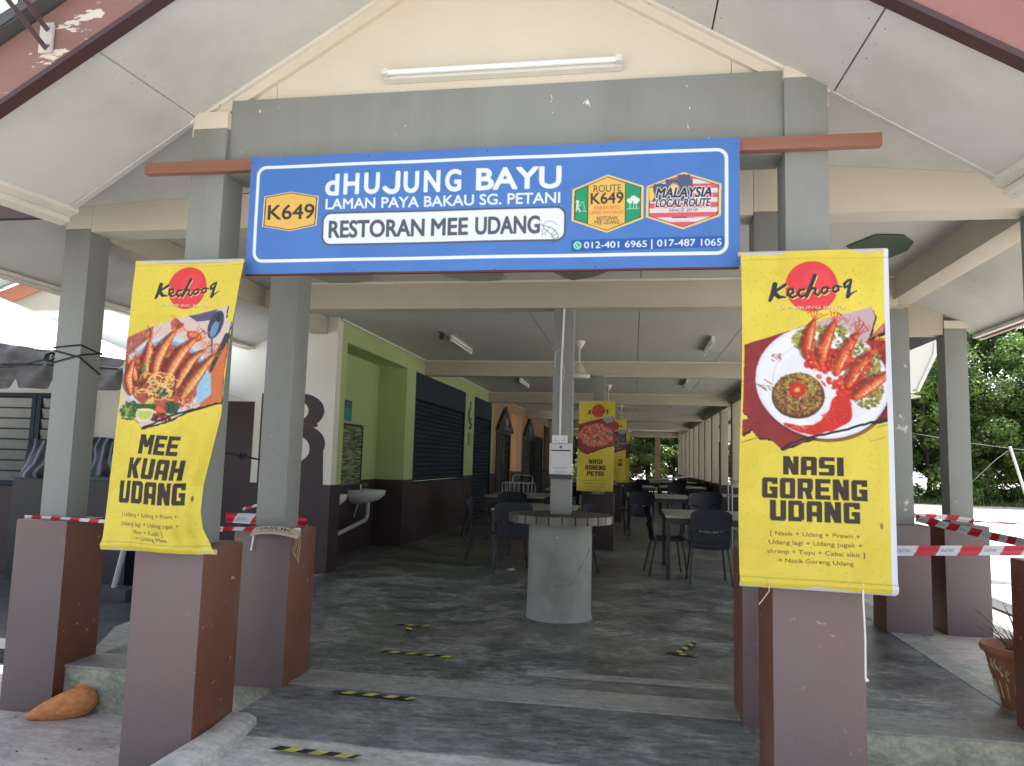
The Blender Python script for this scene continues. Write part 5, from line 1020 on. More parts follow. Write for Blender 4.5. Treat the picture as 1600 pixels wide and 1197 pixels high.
# ---------------------------------------------------------------- furniture
def mk_chair(loc, rz, lab):
    t = thing('plastic_chair', (0, 0, 0), lab, 'chair', 'dark plastic chairs at the dining tables')
    # back shell: a curved sheet with a crescent handle opening
    mb = MB(); nu, nv = 20, 18; W_, z0, z1 = .23, .40, .83
    def P_(i, j, off):
        u = -1+2*i/nu; v = j/nv; w = W_*(1-.10*(1-v)**2); z = z0+(z1-z0)*v
        z -= (.05*abs(u)**6) if v > .8 else 0
        z += .055*u*u*max(0, math.sin(math.pi*min(1, v/.85)))
        if v < .25: z += .02*u*u-.02
        return (u*w, -.19-.06*v+.045*u*u*-1+.045+off, z)
    hole = lambda i, j: j == 7 and abs(-1+2*(i+.5)/nu) < .7
    for off in (0, .010):
        for j in range(nv+1):
            for i in range(nu+1): mb.v.append(P_(i, j, off))
    N = (nu+1)*(nv+1)
    for j in range(nv):
        for i in range(nu):
            if hole(i, j): continue
            a, b, c, d = j*(nu+1)+i, j*(nu+1)+i+1, (j+1)*(nu+1)+i+1, (j+1)*(nu+1)+i
            mb.f += [(a, b, c, d), (a+N, d+N, c+N, b+N)]
    for i in range(nu):
        for j in (0, nv): a = j*(nu+1)+i; mb.f.append((a, a+1, a+1+N, a+N))
    for j in range(nv):
        for i in (0, nu): a = j*(nu+1)+i; b = (j+1)*(nu+1)+i; mb.f.append((a, b, b+N, a+N))
    obj('backrest', mb, M_navy, t, smooth='auto')
    mb = MB(); nu = 10
    for th in (0, .014):
        for j in range(nu+1):
            for i in range(nu+1):
                u, v = -1+2*i/nu, j/nu; w = .225*(1-.04*v); mb.v.append((u*w, -.20+.42*v, .44+.018*u*u-.02*max(0, v-.8)*5*.5-.012*math.sin(v*3.1)+.0-th))
    N = (nu+1)**2
    for j in range(nu):
        for i in range(nu): a = j*(nu+1)+i; b = a+1; c = a+nu+2; d = a+nu+1; mb.f += [(a, b, c, d), (a+N, d+N, c+N, b+N)]
    for i in range(nu):
        for a, b in ((i, i+1), (nu*(nu+1)+i, nu*(nu+1)+i+1), (i*(nu+1), (i+1)*(nu+1)), (i*(nu+1)+nu, (i+1)*(nu+1)+nu)): mb.f.append((a, b, b+N, a+N))
    obj('seat', mb, M_navy, t, smooth='auto')
    for sx in (-1, 1):
        obj('leg', MB().tube([(sx*.18, .15, .43), (sx*.225, .21, 0)], .0125, 7), M_black, t, smooth='auto'); obj('leg', MB().tube([(sx*.19, -.16, .43), (sx*.235, -.25, 0)], .0125, 7), M_black, t, smooth='auto')
        obj('side_rail', MB().tube([(sx*.185, .16, .425), (sx*.195, -.17, .425), (sx*.205, -.225, .60)], .011, 6), M_black, t)
    t.location = loc; t.rotation_euler = (0, 0, rz); return t
def mk_table(loc, sx, sy, h, lab, rz=0):
    t = thing('dining_table', (0, 0, 0), lab, 'table', 'dining tables with worn pale tops')
    obj('table_top', MB().box(-sx/2, sx/2, -sy/2, sy/2, h-.03, h), M_wtable, t, bevel=.005)
    obj('apron_frame', MB().box(-sx/2+.04, sx/2-.04, -sy/2+.03, -sy/2+.055, h-.10, h-.032).box(-sx/2+.04, sx/2-.04, sy/2-.055, sy/2-.03, h-.10, h-.032).box(-sx/2+.02, -sx/2+.045, -sy/2+.06, sy/2-.06, h-.10, h-.032).box(sx/2-.045, sx/2-.02, -sy/2+.06, sy/2-.06, h-.10, h-.032), M_black, t)
    for x in (-1, 1):
        for y in (-1, 1): obj('leg', MB().box(x*(sx/2-.035)-.022, x*(sx/2-.035)+.022, y*(sy/2-.04)-.022, y*(sy/2-.04)+.022, 0, h-.034), M_black, t)
    t.location = loc; t.rotation_euler = (0, 0, rz); return t
tables = [((.93, 9.6, FZ), 1.10, 1.3, .735, 'nearest dining table on the right, a chair back in front of it', 0),
 ((.47, 14.6, FZ), 1.15, 1.3, .735, 'second dining table, in the middle aisle behind the nearest right table', .02),
 ((1.85, 15.4, FZ), 1.25, .8, .76, 'narrow dining table next to the steel trolley on the right', 0),
 ((.0, 20.2, FZ), 1.1, 1.3, .74, 'dining table in the third row of the hall, middle aisle', .03), ((1.3, 20.6, FZ), 1.2, 1.2, .74, 'dining table in the third row beside the half wall', 0),
 ((.3, 25.5, FZ), 1.2, 1.3, .74, 'dining table far back in the middle of the hall', 0), ((1.5, 26.0, FZ), 1.2, 1.3, .74, 'dining table far back by the half wall', 0),
 ((-1.22, 9.7, FZ), 1.0, 1.3, .735, 'dining table with a pale front edge behind the round table', 0), ((-1.85, 12.9, FZ), 1.15, 1.5, .74, 'glossy dining table near the big shutter carrying a steel rack', 0), ((-1.3, 16.5, FZ), 1.1, 1.3, .74, 'dark dining table in front of the second shutter', 0)]
for a in tables: mk_table(*a)
ch0 = mk_chair((.86, 8.88, FZ), .04, 'nearest dark plastic chair, seen from behind at the nearest right table')
chairs = [((.42, 9.35, FZ), -1.45, 'chair on the left side of the nearest right table, its legs under the top'), ((.16, 13.75, FZ), 0, 'chair seen from behind at the second middle table'), ((-.33, 14.6, FZ), -1.5, 'chair turned sideways left of the second middle table'), ((1.15, 14.2, FZ), .3, 'chair between the second middle table and the narrow table'),
 ((1.45, 14.85, FZ), 0, 'chair with its back to us at the narrow table'), ((.0, 19.3, FZ), 0, 'chair at the third row middle table'), ((-.7, 20.2, FZ), -1.57, 'chair left of the third row middle table'), ((1.1, 19.8, FZ), 0, 'chair at the third row table beside the half wall'), ((.3, 24.6, FZ), 0, 'chair at the far middle table'), ((1.5, 25.1, FZ), 0, 'chair at the far table by the half wall'),
 ((-1.05, 10.55, FZ), 3.1, 'chair behind the table that stands behind the round table'), ((-.72, 9.1, FZ), 1.2, 'dark chair just left of the drum of the round table'), ((-1.45, 9.0, FZ), .25, 'dark chair in front of the table behind the round table'), ((-1.95, 9.9, FZ), -1.4, 'chair left of the pale edged table behind the round table'), ((-2.65, 12.8, FZ), -1.57, 'chair between the big shutter and the glossy table'), ((-1.9, 11.9, FZ), .1, 'chair in front of the glossy table with the steel rack'), ((-1.3, 15.6, FZ), 0, 'chair at the table in front of the second shutter')]
for l_, rz, lb in chairs: dup(ch0, l_, rz, lb)
# steel rack on the left table, trolley on the right, stack of panels at the end
t = thing('dish_rack', (-1.95, 12.8, FZ+.74), 'small chromed wire dish rack standing on the glossy left table', 'rack')
mb = MB(); z = FZ+.742
for y in (12.55, 13.05):
    mb.tube([(-2.2, y, z), (-2.2, y, z+.20), (-1.7, y, z+.20), (-1.7, y, z)], .0055, 6)
for x in np.linspace(-2.15, -1.75, 6): mb.tube([(x, 12.55, z+.2), (x, 12.55, z+.02), (x, 13.05, z+.02), (x, 13.05, z+.2)], .003, 4)
mb.tube([(-2.2, 12.55, z+.2), (-2.2, 13.05, z+.2)], .0055, 6).tube([(-1.7, 12.55, z+.2), (-1.7, 13.05, z+.2)], .0055, 6); obj('wire_frame', mb, mat('worn_chrome', (.35,.35,.34), .35, .1, 6, 0, metal=.9), t)
obj('handle', MB().tube([(-2.1, 13.05, z+.2), (-2.1, 13.05, z+.30), (-2.05, 13.05, z+.33), (-1.8, 13.05, z+.33), (-1.75, 13.05, z+.30), (-1.75, 13.05, z+.2)], .0055, 6), mat('worn_chrome', (.35,.35,.34), .35, .1, 6, 0, metal=.9), t)
t = thing('steel_trolley', (1.75, 13.0, FZ), 'grey tubular trolley frame leaning beside the right hall pillar', 'trolley')
mb = MB()
for y in (12.8, 13.3): mb.tube([(1.62, y, FZ), (1.62, y, 1.30), (1.70, y, 1.34), (2.05, y, 1.34)], .014, 6)
for z in (.5, .8, 1.1): mb.tube([(1.62, 12.8, z), (1.62, 13.3, z)], .010, 5)
mb.tube([(1.85, 12.9, FZ), (1.95, 12.9, 1.1), (2.0, 13.1, 1.15)], .013, 6); obj('tube_frame', mb, mat('dull_steel', (.32,.32,.33), .45, .1, 6, 0, metal=.6), t)
t = thing('stacked_panels', (1.6, 31, FZ), 'untidy stack of pale panels and folded tables at the far end of the hall', 'stack')
for k, (x, y, z, a, w_, h_, m_) in enumerate(((1.3, 30, 1.02, .06, 2.0, .05, M_white), (1.7, 30.4, .90, -.03, 1.6, .06, M_paper), (1.8, 29.5, .78, .02, 1.3, .10, M_paper), (.9, 31, .86, .0, 1.8, .07, M_plank), (1.0, 30, .72, 0, 2.4, .08, M_black), (1.8, 29.3, .62, 0, 1.1, .12, M_white))):
    c, s_ = math.cos(a), math.sin(a); obj('panel', MB().hexa([(x+dx*w_/2, y+dy*.4, z+dx*w_/2*s_*2+dz) for dz in (0, h_) for dx, dy in ((-1, -1), (1, -1), (1, 1), (-1, 1))]), m_, t)
obj('trestle', MB().box(.4, .5, 29.7, 30.3, FZ, .72).box(2.0, 2.1, 29.2, 30.2, FZ, .62), M_black, t)
t = tag(obj('paper_scrap', MB().prism([(-1.50, 9.05, FZ+.003), (-1.44, 9.0, FZ+.003), (-1.40, 9.06, FZ+.006), (-1.43, 9.12, FZ+.014), (-1.49, 9.1, FZ+.004)], (0, 0, .006)), M_paper), 'small crumpled white scrap on the dark floor left of the drum table', 'litter')

# ---------------------------------------------------------------- wash basins in the niche
def basin(y, lab):
    t = thing('wash_basin', (-3.840, y, 1.12), lab, 'basin', 'white wash basins in the green niche')
    mb = MB(); n_ = 22; rings = [(1.0, 1.125), (.985, 1.135), (.93, 1.135), (.86, 1.10), (.6, 1.03), (.1, 1.01)]; outer = [(1.0, 1.125), (.97, 1.07), (.80, 1.00), (.5, .955), (.25, .93)]
    def ring(s_, z):
        o_ = []
        for k in range(n_):
            a = math.pi*(-.5+k/(n_-1)); o_.append((-3.835+.44*s_*math.cos(a)**.8 if math.cos(a) > 0 else -3.835, y+.27*s_*math.sin(a), z))
        return o_
    for rs in (rings, outer):
        b_ = len(mb.v)
        for s_, z in rs: mb.v += ring(s_, z)
        for i in range(len(rs)-1):
            for k in range(n_): mb.f.append((b_+i*n_+k, b_+i*n_+(k+1) % n_, b_+(i+1)*n_+(k+1) % n_, b_+(i+1)*n_+k))
    obj('bowl', mb, M_ceramic, t, smooth='auto')
    obj('tap', MB().tube([(-3.760, y, 1.13), (-3.760, y, 1.20), (-3.720, y, 1.22), (-3.660, y, 1.19)], .012, 8), M_steel, t, smooth='auto')
    obj('trap', MB().tube([(-3.640, y, .96), (-3.640, y, .80)], .03, 10).tube([(-3.640, y, .80), (-3.640, y-.05, .73), (-3.640, y-.10, .71)], .028, 10), M_pvc, t, smooth='auto')
    obj('supply_hose', MB().tube([(-3.760, y-.02, .98), (-3.780, y-.08, .85), (-3.810, y-.06, .75)], .008, 6), M_pvc, t)
    return t
basin(8.55, 'left wash basin, half hidden by the corner of the green niche'); basin(9.96, 'right wash basin with a small tap under the tiled splashback')
tag(obj('drain_pipe', MB().tube([(-3.640, 9.88, .72), (-3.640, 9.0, .63), (-3.640, 8.3, .57)], .028, 10), M_pvc, smooth='auto'), 'grey waste pipe sloping left beneath the two wash basins', 'pipe')
# splashback of narrow mosaic tiles
m = bpy.data.materials.new('mosaic_strip'); m.use_nodes = True; n = m.node_tree.nodes; l = m.node_tree.links; b = n['Principled BSDF']; g = n.new('ShaderNodeNewGeometry'); sp_ = n.new('ShaderNodeSeparateXYZ'); l.new(g.outputs['Position'], sp_.inputs[0]); cb = n.new('ShaderNodeCombineXYZ'); l.new(sp_.outputs['Y'], cb.inputs[0]); l.new(sp_.outputs['Z'], cb.inputs[1])
bt = n.new('ShaderNodeTexBrick'); bt.inputs['Scale'].default_value = 1; bt.inputs['Brick Width'].default_value = .16; bt.inputs['Row Height'].default_value = .022; bt.inputs['Mortar Size'].default_value = .0025; bt.inputs['Color1'].default_value = (.05, .07, .03, 1); bt.inputs['Color2'].default_value = (.34, .38, .24, 1); bt.inputs['Mortar'].default_value = (.02, .025, .015, 1); bt.inputs['Bias'].default_value = -.1
l.new(cb.outputs[0], bt.inputs['Vector']); l.new(bt.outputs['Color'], b.inputs['Base Color']); b.inputs['Roughness'].default_value = .25
sb_ = thing('tiled_splashback', (-3.830, 9.6, 1.3), 'narrow green and grey mosaic splashback above the basins', 'splashback')
obj('mosaic_panel', MB().box(-3.836, -3.828, 8.3, 10.10, 1.20, 2.00), m, sb_, kind='stuff'); obj('black_edge', MB().box(-3.838, -3.820, 8.3, 10.13, 2.002, 2.035).box(-3.838, -3.820, 10.102, 10.13, 1.2, 2.0), M_black, sb_)
for y0, lb in ((8.82, 'teal poster, left one of the pair above the splashback'), (9.12, 'teal poster, right one of the pair above the splashback')):
    t = thing('wall_poster', (-3.830, y0+.15, 2.3), lb, 'poster', 'pair of teal posters in the niche'); cv = Canvas(.34, .50, 120, (.10, .50, .55)); cv.poly([(0, 0), (.34, 0), (.34, .16), (0, .12)], (24, 100, 120)); cv.ell(.2, .08, .1, .03, (120, 190, 190), .6); cv.rrect(.03, .2, .15, .45, .01, (120, 190, 190), .5); cv.rrect(.18, .2, .31, .45, .01, (100, 170, 175), .5)
    sheet('poster_sheet', cv, lambda U, V, y0=y0: (-3.830+0*U, y0+.30+.26*U, 2.35-.28*V), M_print, t)
cv = Canvas(.10, .16, 120, (.7, .72, .66)); cv.rrect(.02, .03, .08, .13, .005, (90, 96, 90), 1, .006)
for z in (1.97, 1.75):
    t = tag(sheet('small_notice', cv, lambda U, V, z=z: (-3.824+0*U, 9.16+.10*U, z-.12*V), M_print), 'small pale notice stuck on the mosaic splashback, %s one' % ('upper' if z > 1.8 else 'lower'), 'notice')
t = thing('wall_calligraphy', (WX, 15.15, 2.2), 'grey calligraphy ornament between the two navy shutters', 'ornament')
mb = MB().tube([(WX+.015, 15.18, 2.80), (WX+.015, 15.16, 2.66)], .012, 5).tube([(WX+.02, 15.16+.12*math.cos(a), 2.52+.13*math.sin(a)) for a in np.linspace(1.4, 5.6, 10)], .022, 6).tube([(WX+.02, 15.16+.10*math.cos(a), 2.30+.08*math.sin(a)) for a in np.linspace(-2.4, 2.4, 8)], .018, 6); obj('script_curve', mb, mat('dull_grey_ornament', (.16,.18,.13), .5), t); obj('name_plate', MB().box(WX+.004, WX+.02, 15.04, 15.28, 1.88, 2.14), mat('dull_green_plate', (.20,.26,.14), .5), t)

# ---------------------------------------------------------------- hazard tape marks on the floors
def htape(name, segs, label, wd=.048, z=FZ+.006):
    t = thing(name, (segs[0][0][0], segs[0][0][1], z), label, 'floor tape')
    for (p, q_) in segs:
        p, q_ = Vector((*p, z)), Vector((*q_, z)); d = q_-p; L_ = d.length; d.normalize(); s_ = Vector((-d.y, d.x, 0)); k = 0; x = 0
        yb, bb = MB(), MB()
        while x < L_-.001:
            x1 = min(L_, x+.062); tgt = yb if k % 2 else bb; sk = .03
            a0, a1 = p+d*x, p+d*x1; tgt.add([a0-s_*wd/2, a1-s_*wd/2, a1+s_*wd/2+d*sk, a0+s_*wd/2+d*sk], [(0, 1, 2, 3)]); x = x1; k += 1
        obj('yellow_stripes', yb, M_ytape, t, kind='stuff'); obj('black_stripes', bb, M_btape, t, kind='stuff'); z += .0012
htape('hazard_tape', [((-1.66, 4.10), (-1.20, 4.085))], 'yellow and black hazard strip on the pale border at the hall entrance', z=FZ+.012)
htape('hazard_tape', [((-1.61, 3.30), (-1.21, 3.285))], 'nearest yellow and black hazard strip on the ramp', z=FZ+.002)
htape('hazard_tape', [((-1.70, 5.02), (-1.20, 5.0))], 'yellow and black hazard strip on the dark floor beyond the border')
htape('tape_arrow', [((-1.84, 5.83), (-1.61, 5.83)), ((-1.73, 5.82), (-1.69, 5.63))], 'small T shaped hazard tape mark on the left of the dark floor')
htape('tape_arrow', [((.24, 5.52), (.43, 5.47)), ((.30, 5.46), (.46, 5.85))], 'L shaped hazard tape mark on the right of the dark floor')

# ---------------------------------------------------------------- barrier tapes
def btape(pts, wd, label, text=True, face=(0, -1, 0), per=.30, sag=0):
    pts = [Vector(p) for p in pts]; L_ = sum((pts[i+1]-pts[i]).length for i in range(len(pts)-1)); cv = Canvas(L_, wd, 260 if wd > .045 else 200, (.87, .88, .90)); x = -.1; k = 0
    while x < L_:
        cv.poly([(x, wd), (x+per*.5, wd), (x+per*.5+wd*.8, 0), (x+wd*.8, 0)], (206, 34, 56))
        if text: cv.text('CAUTION', x+per*.58+wd*.3, wd*.34, x+per*.93, wd*.62, (90, 92, 100), bold=.01)
        x += per
    cum = np.cumsum([0]+[(pts[i+1]-pts[i]).length for i in range(len(pts)-1)])/L_; A = np.array([tuple(p) for p in pts])
    f = Vector(face); up_ = Vector((0, 0, 1))
    def pos(U, V):
        x = np.interp(U, cum, A[:, 0]); y = np.interp(U, cum, A[:, 1]); z = np.interp(U, cum, A[:, 2]) - sag*4*U*(1-U)
        tw = .25*np.sin(U*7+1); return x, y+wd*(V-.5)*tw+.004*np.sin(V*9), z-wd*(V-.5)*np.cos(tw)
    return tag(sheet('barrier_tape', cv, pos, M_printt), label, 'barrier tape', 'red and white barrier tapes')
btape([(.96, 3.5, 1.12), (1.6, 4.95, 1.11), (2.46, 5.23, 1.12), (3.2, 5.4, 1.13)], .062, 'widest red and white tape running right from behind the rice banner')
btape([(2.37, 6.82, 1.205), (2.66, 6.2, 1.13), (2.75, 5.4, 1.115), (3.0, 5.0, 1.06)], .062, 'slanting red and white tape in front of the far right pillar', per=.2)
btape([(2.37, 6.9, 1.22), (2.71, 7.005, 1.21), (2.90, 7.005, 1.19)], .045, 'short tape ending at the far right pillar', text=False, per=.2)
btape([(2.90, 7.0, 1.185), (3.4, 7.1, 1.17), (4.6, 7.3, 1.15)], .018, 'thin twisted tape leaving the far right pillar to the right', text=False)
btape([(-3.80, 4.19, 1.158), (-3.5, 4.185, 1.157), (-2.9, 4.15, 1.15), (-2.3, 3.95, 1.16)], .022, 'thin red and white tape lying over the outer left pedestal', text=False, per=.14)
btape([(-2.75, 4.75, 1.155), (-2.1, 4.62, 1.165)], .07, 'folded tape with print behind the two left pillars')
btape([(-2.50, 4.0, 1.16), (-2.2, 4.1, 1.155), (-1.9, 4.10, 1.165)], .022, 'thin tape tied around the second left pillar above its pedestal', text=False, per=.12)
btape([(-2.60, 4.7, 1.22), (-2.2, 4.6, 1.33)], .018, 'thin tape rising behind the left pillars', text=False, per=.12)
# MASUK board laid over the pedestal edge
t = thing('cardboard_sign', (-2.06, 4.10, 1.15), 'curved pale card reading MASUK hung over the second left pedestal', 'sign')
cv = Canvas(.30, .11, 420, (.74, .70, .60)); cv.text('MASUK', .035, .018, .265, .058, (38, 36, 34), bold=.02); cv.line([(.02, .083), (.28, .079)], .0022, (60, 56, 50)); cv.ell(.1, .05, .1, .05, (170, 160, 140), .25)
def pm(U, V): a = (U-.5)*2; return -2.195+.295*U, 4.085-.050*(1-a*a)+.05-.05-.035*(V-.5), 1.185-.035*V-.028*a*a-.03*np.clip(V-.75, 0, 1)
sheet('card_face', cv, pm, M_print, t)
obj('card_edge', MB().prism([(-2.193, 4.118, 1.163), (-2.05, 4.055, 1.175), (-1.905, 4.118, 1.160), (-1.905, 4.112, 1.120), (-2.05, 4.06, 1.135), (-2.193, 4.110, 1.125)], (0, .004, 0)), mat('card_brown', (.36,.31,.24), .8), t)
obj('folded_flap', MB().prism([(-2.193, 4.095, 1.12), (-2.183, 4.095, 1.12), (-2.197, 4.10, 1.03), (-2.205, 4.10, 1.035)], (0, .004, 0)), M_paper, t)
sm = MB()
for dx in (0, .008, -.006, .014): sm.tube([(-1.925+dx, 4.105, 1.14), (-1.915+dx*1.5, 4.10, 1.09), (-1.93+dx*2.2, 4.10, 1.04), (-1.915+dx, 4.10, 1.0-dx*2)], .0014, 4)
obj('frayed_string', sm, mat('tan_string', (.45,.35,.22), .8), t)

# ---------------------------------------------------------------- ropes
t = thing('black_cord', (-3.6, 4.2, 2.2), 'thin black cord wound crosswise around the outer left pillar and knotted', 'cord')
e = .006; xl, xr, yf, yb_ = -3.7075-e, -3.5225+e, 4.205-e, 4.39+e
mb = MB().tube([(xl-.01, yb_, 2.24), (xl, yf, 2.245), (xr, yf, 2.262), (xr, yb_, 2.225)], .0055, 6).tube([(xl, yf, 2.225), (xr, yf, 2.18), (xr, yb_, 2.09)], .0055, 6).tube([(xl, yf, 2.145), (xr, yf, 2.195), (xr, yb_, 2.235)], .0055, 6)
obj('wound_cord', mb, M_rope, t, smooth='auto')
mb = MB().tube([(xl, yf, 2.15), (-3.80, 4.22, 2.165), (-4.1, 4.3, 2.13), (-4.6, 4.4, 2.125)], .006, 6)
for k in range(7): a = k*.9; mb.tube([(-3.755+.02*math.cos(a+i*.8)+k*.004, 4.215+.02*math.sin(i*1.3+a), 2.185+.028*math.sin(a+i*.9)) for i in range(6)], .006, 5)
obj('knot', mb, M_rope, t, smooth='auto')
t = thing('black_cord', (-2.3, 4.6, 1.6), 'short black cord with a knot between the two left pillars', 'cord')
mb = MB().tube([(-2.55, 3.9, 1.66), (-2.40, 4.05, 1.60), (-2.30, 4.15, 1.575), (-2.235, 4.21, 1.56)], .006, 6)
for k in range(4): mb.tube([(-2.31+.02*math.cos(i+k), 4.13+.015*math.sin(i*1.3), 1.58+.018*math.sin(i+k)) for i in range(5)], .006, 5)
obj('cord_line', mb, M_rope, t)

# ---------------------------------------------------------------- ginger cat curled at the pedestal foot
t = thing('ginger_cat', (-3.36, 4.12, 0), 'small ginger cat lying curled on the ground against the outer left pedestal', 'cat')
bz = lambda t: (-3.515+.31*t-.015*math.sin(t*3.1), 4.005+.20*t**1.5, .022+.075*t**1.1)
prf = [(0, .006), (.08, .016), (.18, .030), (.30, .046), (.45, .064), (.60, .078), (.75, .086), (.87, .084), (.95, .066), (1.0, .040), (1.03, .012)]
mb = MB().tube([bz(t_) for t_, r in prf], [r for t_, r in prf], 20); obj('body', mb, M_fur, t, smooth=True)
mb = MB().tube([(-3.255, 4.245, .10), (-3.275, 4.24, .115), (-3.305, 4.235, .13), (-3.335, 4.228, .128), (-3.36, 4.222, .112), (-3.372, 4.218, .10)], [.012, .040, .046, .040, .024, .010], 16); obj('head', mb, M_fur, t, smooth=True)
for s_, dy in ((-1, -.012), (1, .018)): obj('ear', MB().add([(-3.325, 4.225+dy-.01, .158), (-3.30, 4.23+dy+.008, .162), (-3.322, 4.22+dy, .200), (-3.312, 4.24+dy, .16)], [(0, 1, 2), (1, 3, 2), (3, 0, 2), (0, 3, 1)]), M_furl, t)

# ---------------------------------------------------------------- flower pot
t = thing('terracotta_pot', (2.32, 4.98, 0), 'terracotta pot with cream leaf painting and a dry twiggy plant', 'flower pot')
PX, PY, PZ = 2.21, 4.80, .272; t.location = (PX, PY, PZ); WL[t.name] = Vector((PX, PY, 0)); t.scale = (.86, .86, .82)
obj('pot', MB().lathe([(.115, 0), (.12, .01), (.17, .20), (.205, .34), (.215, .37), (.235, .375), (.242, .40), (.235, .42), (.205, .42), (.20, .40), (.17, .36)], (PX, PY, 0), 36, cap=False).lathe([(.001, .002), (.115, .002)], (PX, PY, 0), 36, cap=False), M_terra, t, smooth='auto')
obj('soil', MB().lathe([(.19, .352), (.1, .372), (.01, .378)], (PX, PY, 0), 24), M_soil, t, smooth='auto')
def onpot(a, z, off=.003):
    r_ = float(np.interp(z, [.01, .20, .34, .37], [.12, .17, .205, .215]))+off; return (PX+r_*math.cos(a), PY+r_*math.sin(a), z)
mb = MB()
for a in np.linspace(-math.pi, math.pi, 22)[:-1]: mb.tube([onpot(a, .07), onpot(a+.01, .15), onpot(a, .19)], [.004, .0055, .002], 5)
for a0 in np.linspace(-math.pi, math.pi, 7)[:-1]:
    mb.tube([onpot(a0+.8*u, .27+.035*math.sin(u*6.28)) for u in np.linspace(0, 1, 10)], .0028, 5)
    for u in (.15, .35, .55, .8):
        for sg_ in (-1, 1):
            a, z = a0+.8*u, .27+.035*math.sin(u*6.28); mb.tube([onpot(a, z), onpot(a+.05, z+sg_*.03), onpot(a+.09, z+sg_*.036)], [.002, .0055, .001], 5)
obj('painted_leaves', mb, M_creamp, t)
mb = MB()
for k in range(16):
    a = rng.uniform(0, 6.28); r0 = rng.uniform(0, .08); tip = rng.uniform(.10, .34); lean = rng.uniform(.03, .15); a2 = a+rng.uniform(-.6, .6)
    p0 = (PX+r0*math.cos(a), PY+r0*math.sin(a), .36); p1 = (PX+(r0+lean*.5)*math.cos(a2)-.03, PY+(r0+lean*.5)*math.sin(a2), .38+tip*.6); p2 = (PX+(r0+lean)*math.cos(a2)-.07, PY+(r0+lean)*math.sin(a2), .38+tip)
    mb.tube([p0, p1, p2], [.004, .003, .0015], 4)
    for q_ in range(3): c = Vector(p1)+(Vector(p2)-Vector(p1))*rng.uniform(0, 1); mb.tube([c, c+Vector((rng.uniform(-.05, .05), rng.uniform(-.05, .05), rng.uniform(-.01, .05)))], .0012, 3)
obj('dry_twigs', mb, M_twig, t)

# ---------------------------------------------------------------- antenna bracket on the left fascia
t = thing('fascia_bracket', (-2.0, 2.5, 3.3), 'rusty steel bracket arms bolted to the left fascia', 'bracket')
M_rust = mat('rusty_purple_steel', (.11,.07,.08), .6, .2, 20, .2)
obj('wall_plate', MB().box(-2.438, -2.378, 2.528, 2.542, 3.215, 3.345), mat('chipped_white_steel', (.5,.47,.45), .6, .1, 10, .1, peel=(.16,.09,.09), peelamt=.8, pscale=16), t, bevel=.003)
WL[t.name]; 
for z0, z1 in ((3.315, 3.02), (3.235, 2.94)):
    obj('arm', MB().tube([(-2.405, 2.53, z0), (-2.30, 2.20, z0+.02), (-2.25, 1.9, z0+.03)], .013, 4), M_rust, t)
obj('upright', MB().tube([(-2.25, 1.9, 3.15), (-2.25, 1.9, 3.75)], .02, 4), M_rust, t)

# ---------------------------------------------------------------- left of the hall: louvre windows, striped cloth, awning, neighbour house
def louvre_window(x0, x1, z0, z1, label, y=8.04):
    t = thing('louvre_window', ((x0+x1)/2, y, z0), label, 'window', 'dark framed louvre windows in the white wall')
    f = MB().box(x0, x1, y-.05, y, z1-.045, z1).box(x0, x1, y-.05, y, z0, z0+.045).box(x0, x0+.06, y-.05, y, z0+.047, z1-.047).box(x1-.06, x1, y-.05, y, z0+.047, z1-.047); obj('frame', f, M_shutter, t)
    obj('dark_room', MB().box(x0+.06, x1-.06, y-.006, y-.002, z0+.046, z1-.046), mat('dim_room', (.03,.035,.04), .7), t)
    n_ = 8; h = (z1-z0-.1)/n_
    for k in range(n_):
        z = z0+.05+h*k; obj('louvre', MB().hexa([(x0+.065, y-.018, z+.004), (x1-.065, y-.018, z+.004), (x1-.065, y-.012, z+.004), (x0+.065, y-.012, z+.004), (x0+.065, y-.040, z+h-.004), (x1-.065, y-.040, z+h-.004), (x1-.065, y-.034, z+h-.004), (x0+.065, y-.034, z+h-.004)]), M_glass, t)
        obj('louvre_clip', MB().box(x0+.062, x1-.062, y-.046, y-.042, z+h-.016, z+h-.004), M_shutter, t)
louvre_window(-9.05, -8.20, 1.13, 2.26, 'louvre window at the left edge of the picture'); louvre_window(-8.19, -7.24, 1.13, 2.26, 'middle louvre window, left of the outer left pillar'); louvre_window(-7.23, -6.5, 1.13, 2.26, 'louvre window half hidden by the outer left pillar and the striped cloth')
obj('front_wall_dado', MB().box(-12, -6.46, 7.985, 8.045, 0, 1.12), M_dado, B)
# clothes line with striped cloth
t = thing('striped_cloth', (-6.2, 7.6, 1.7), 'black and white striped cloth draped over a dark bench by the white wall', 'cloth')
cv = Canvas(1.15, .75, 110, (.11, .12, .17))
for k in range(11):
    x = .06+k*.105; pts = [(x+.06*math.sin(v*5+(k//4)*2.1)*(v)+.012*math.sin(v*11+k), v*.75) for v in np.linspace(0, 1, 9)]; cv.line(pts, .014+.006*(k % 2), (118, 124, 142))
def pc(U, V): return -6.82+1.12*U, 7.50-.12*np.sin(V*1.5)+.05*np.sin(U*17+V*3)*V, 1.70-.42*V-.03*np.sin(U*6)
sheet('cloth_sheet', cv, pc, M_print, t)
t = thing('dark_bench', (-6.2, 7.7, .1), 'dark bench with a teal covered top under the striped cloth', 'bench')
obj('bench_body', MB().box(-7.0, -5.5, 7.5, 7.95, .1, 1.24), M_black, t); obj('teal_cover', MB().box(-7.02, -5.48, 7.47, 7.96, 1.242, 1.30), mat('teal_cover', (.02,.07,.09), .5), t, bevel=.01)
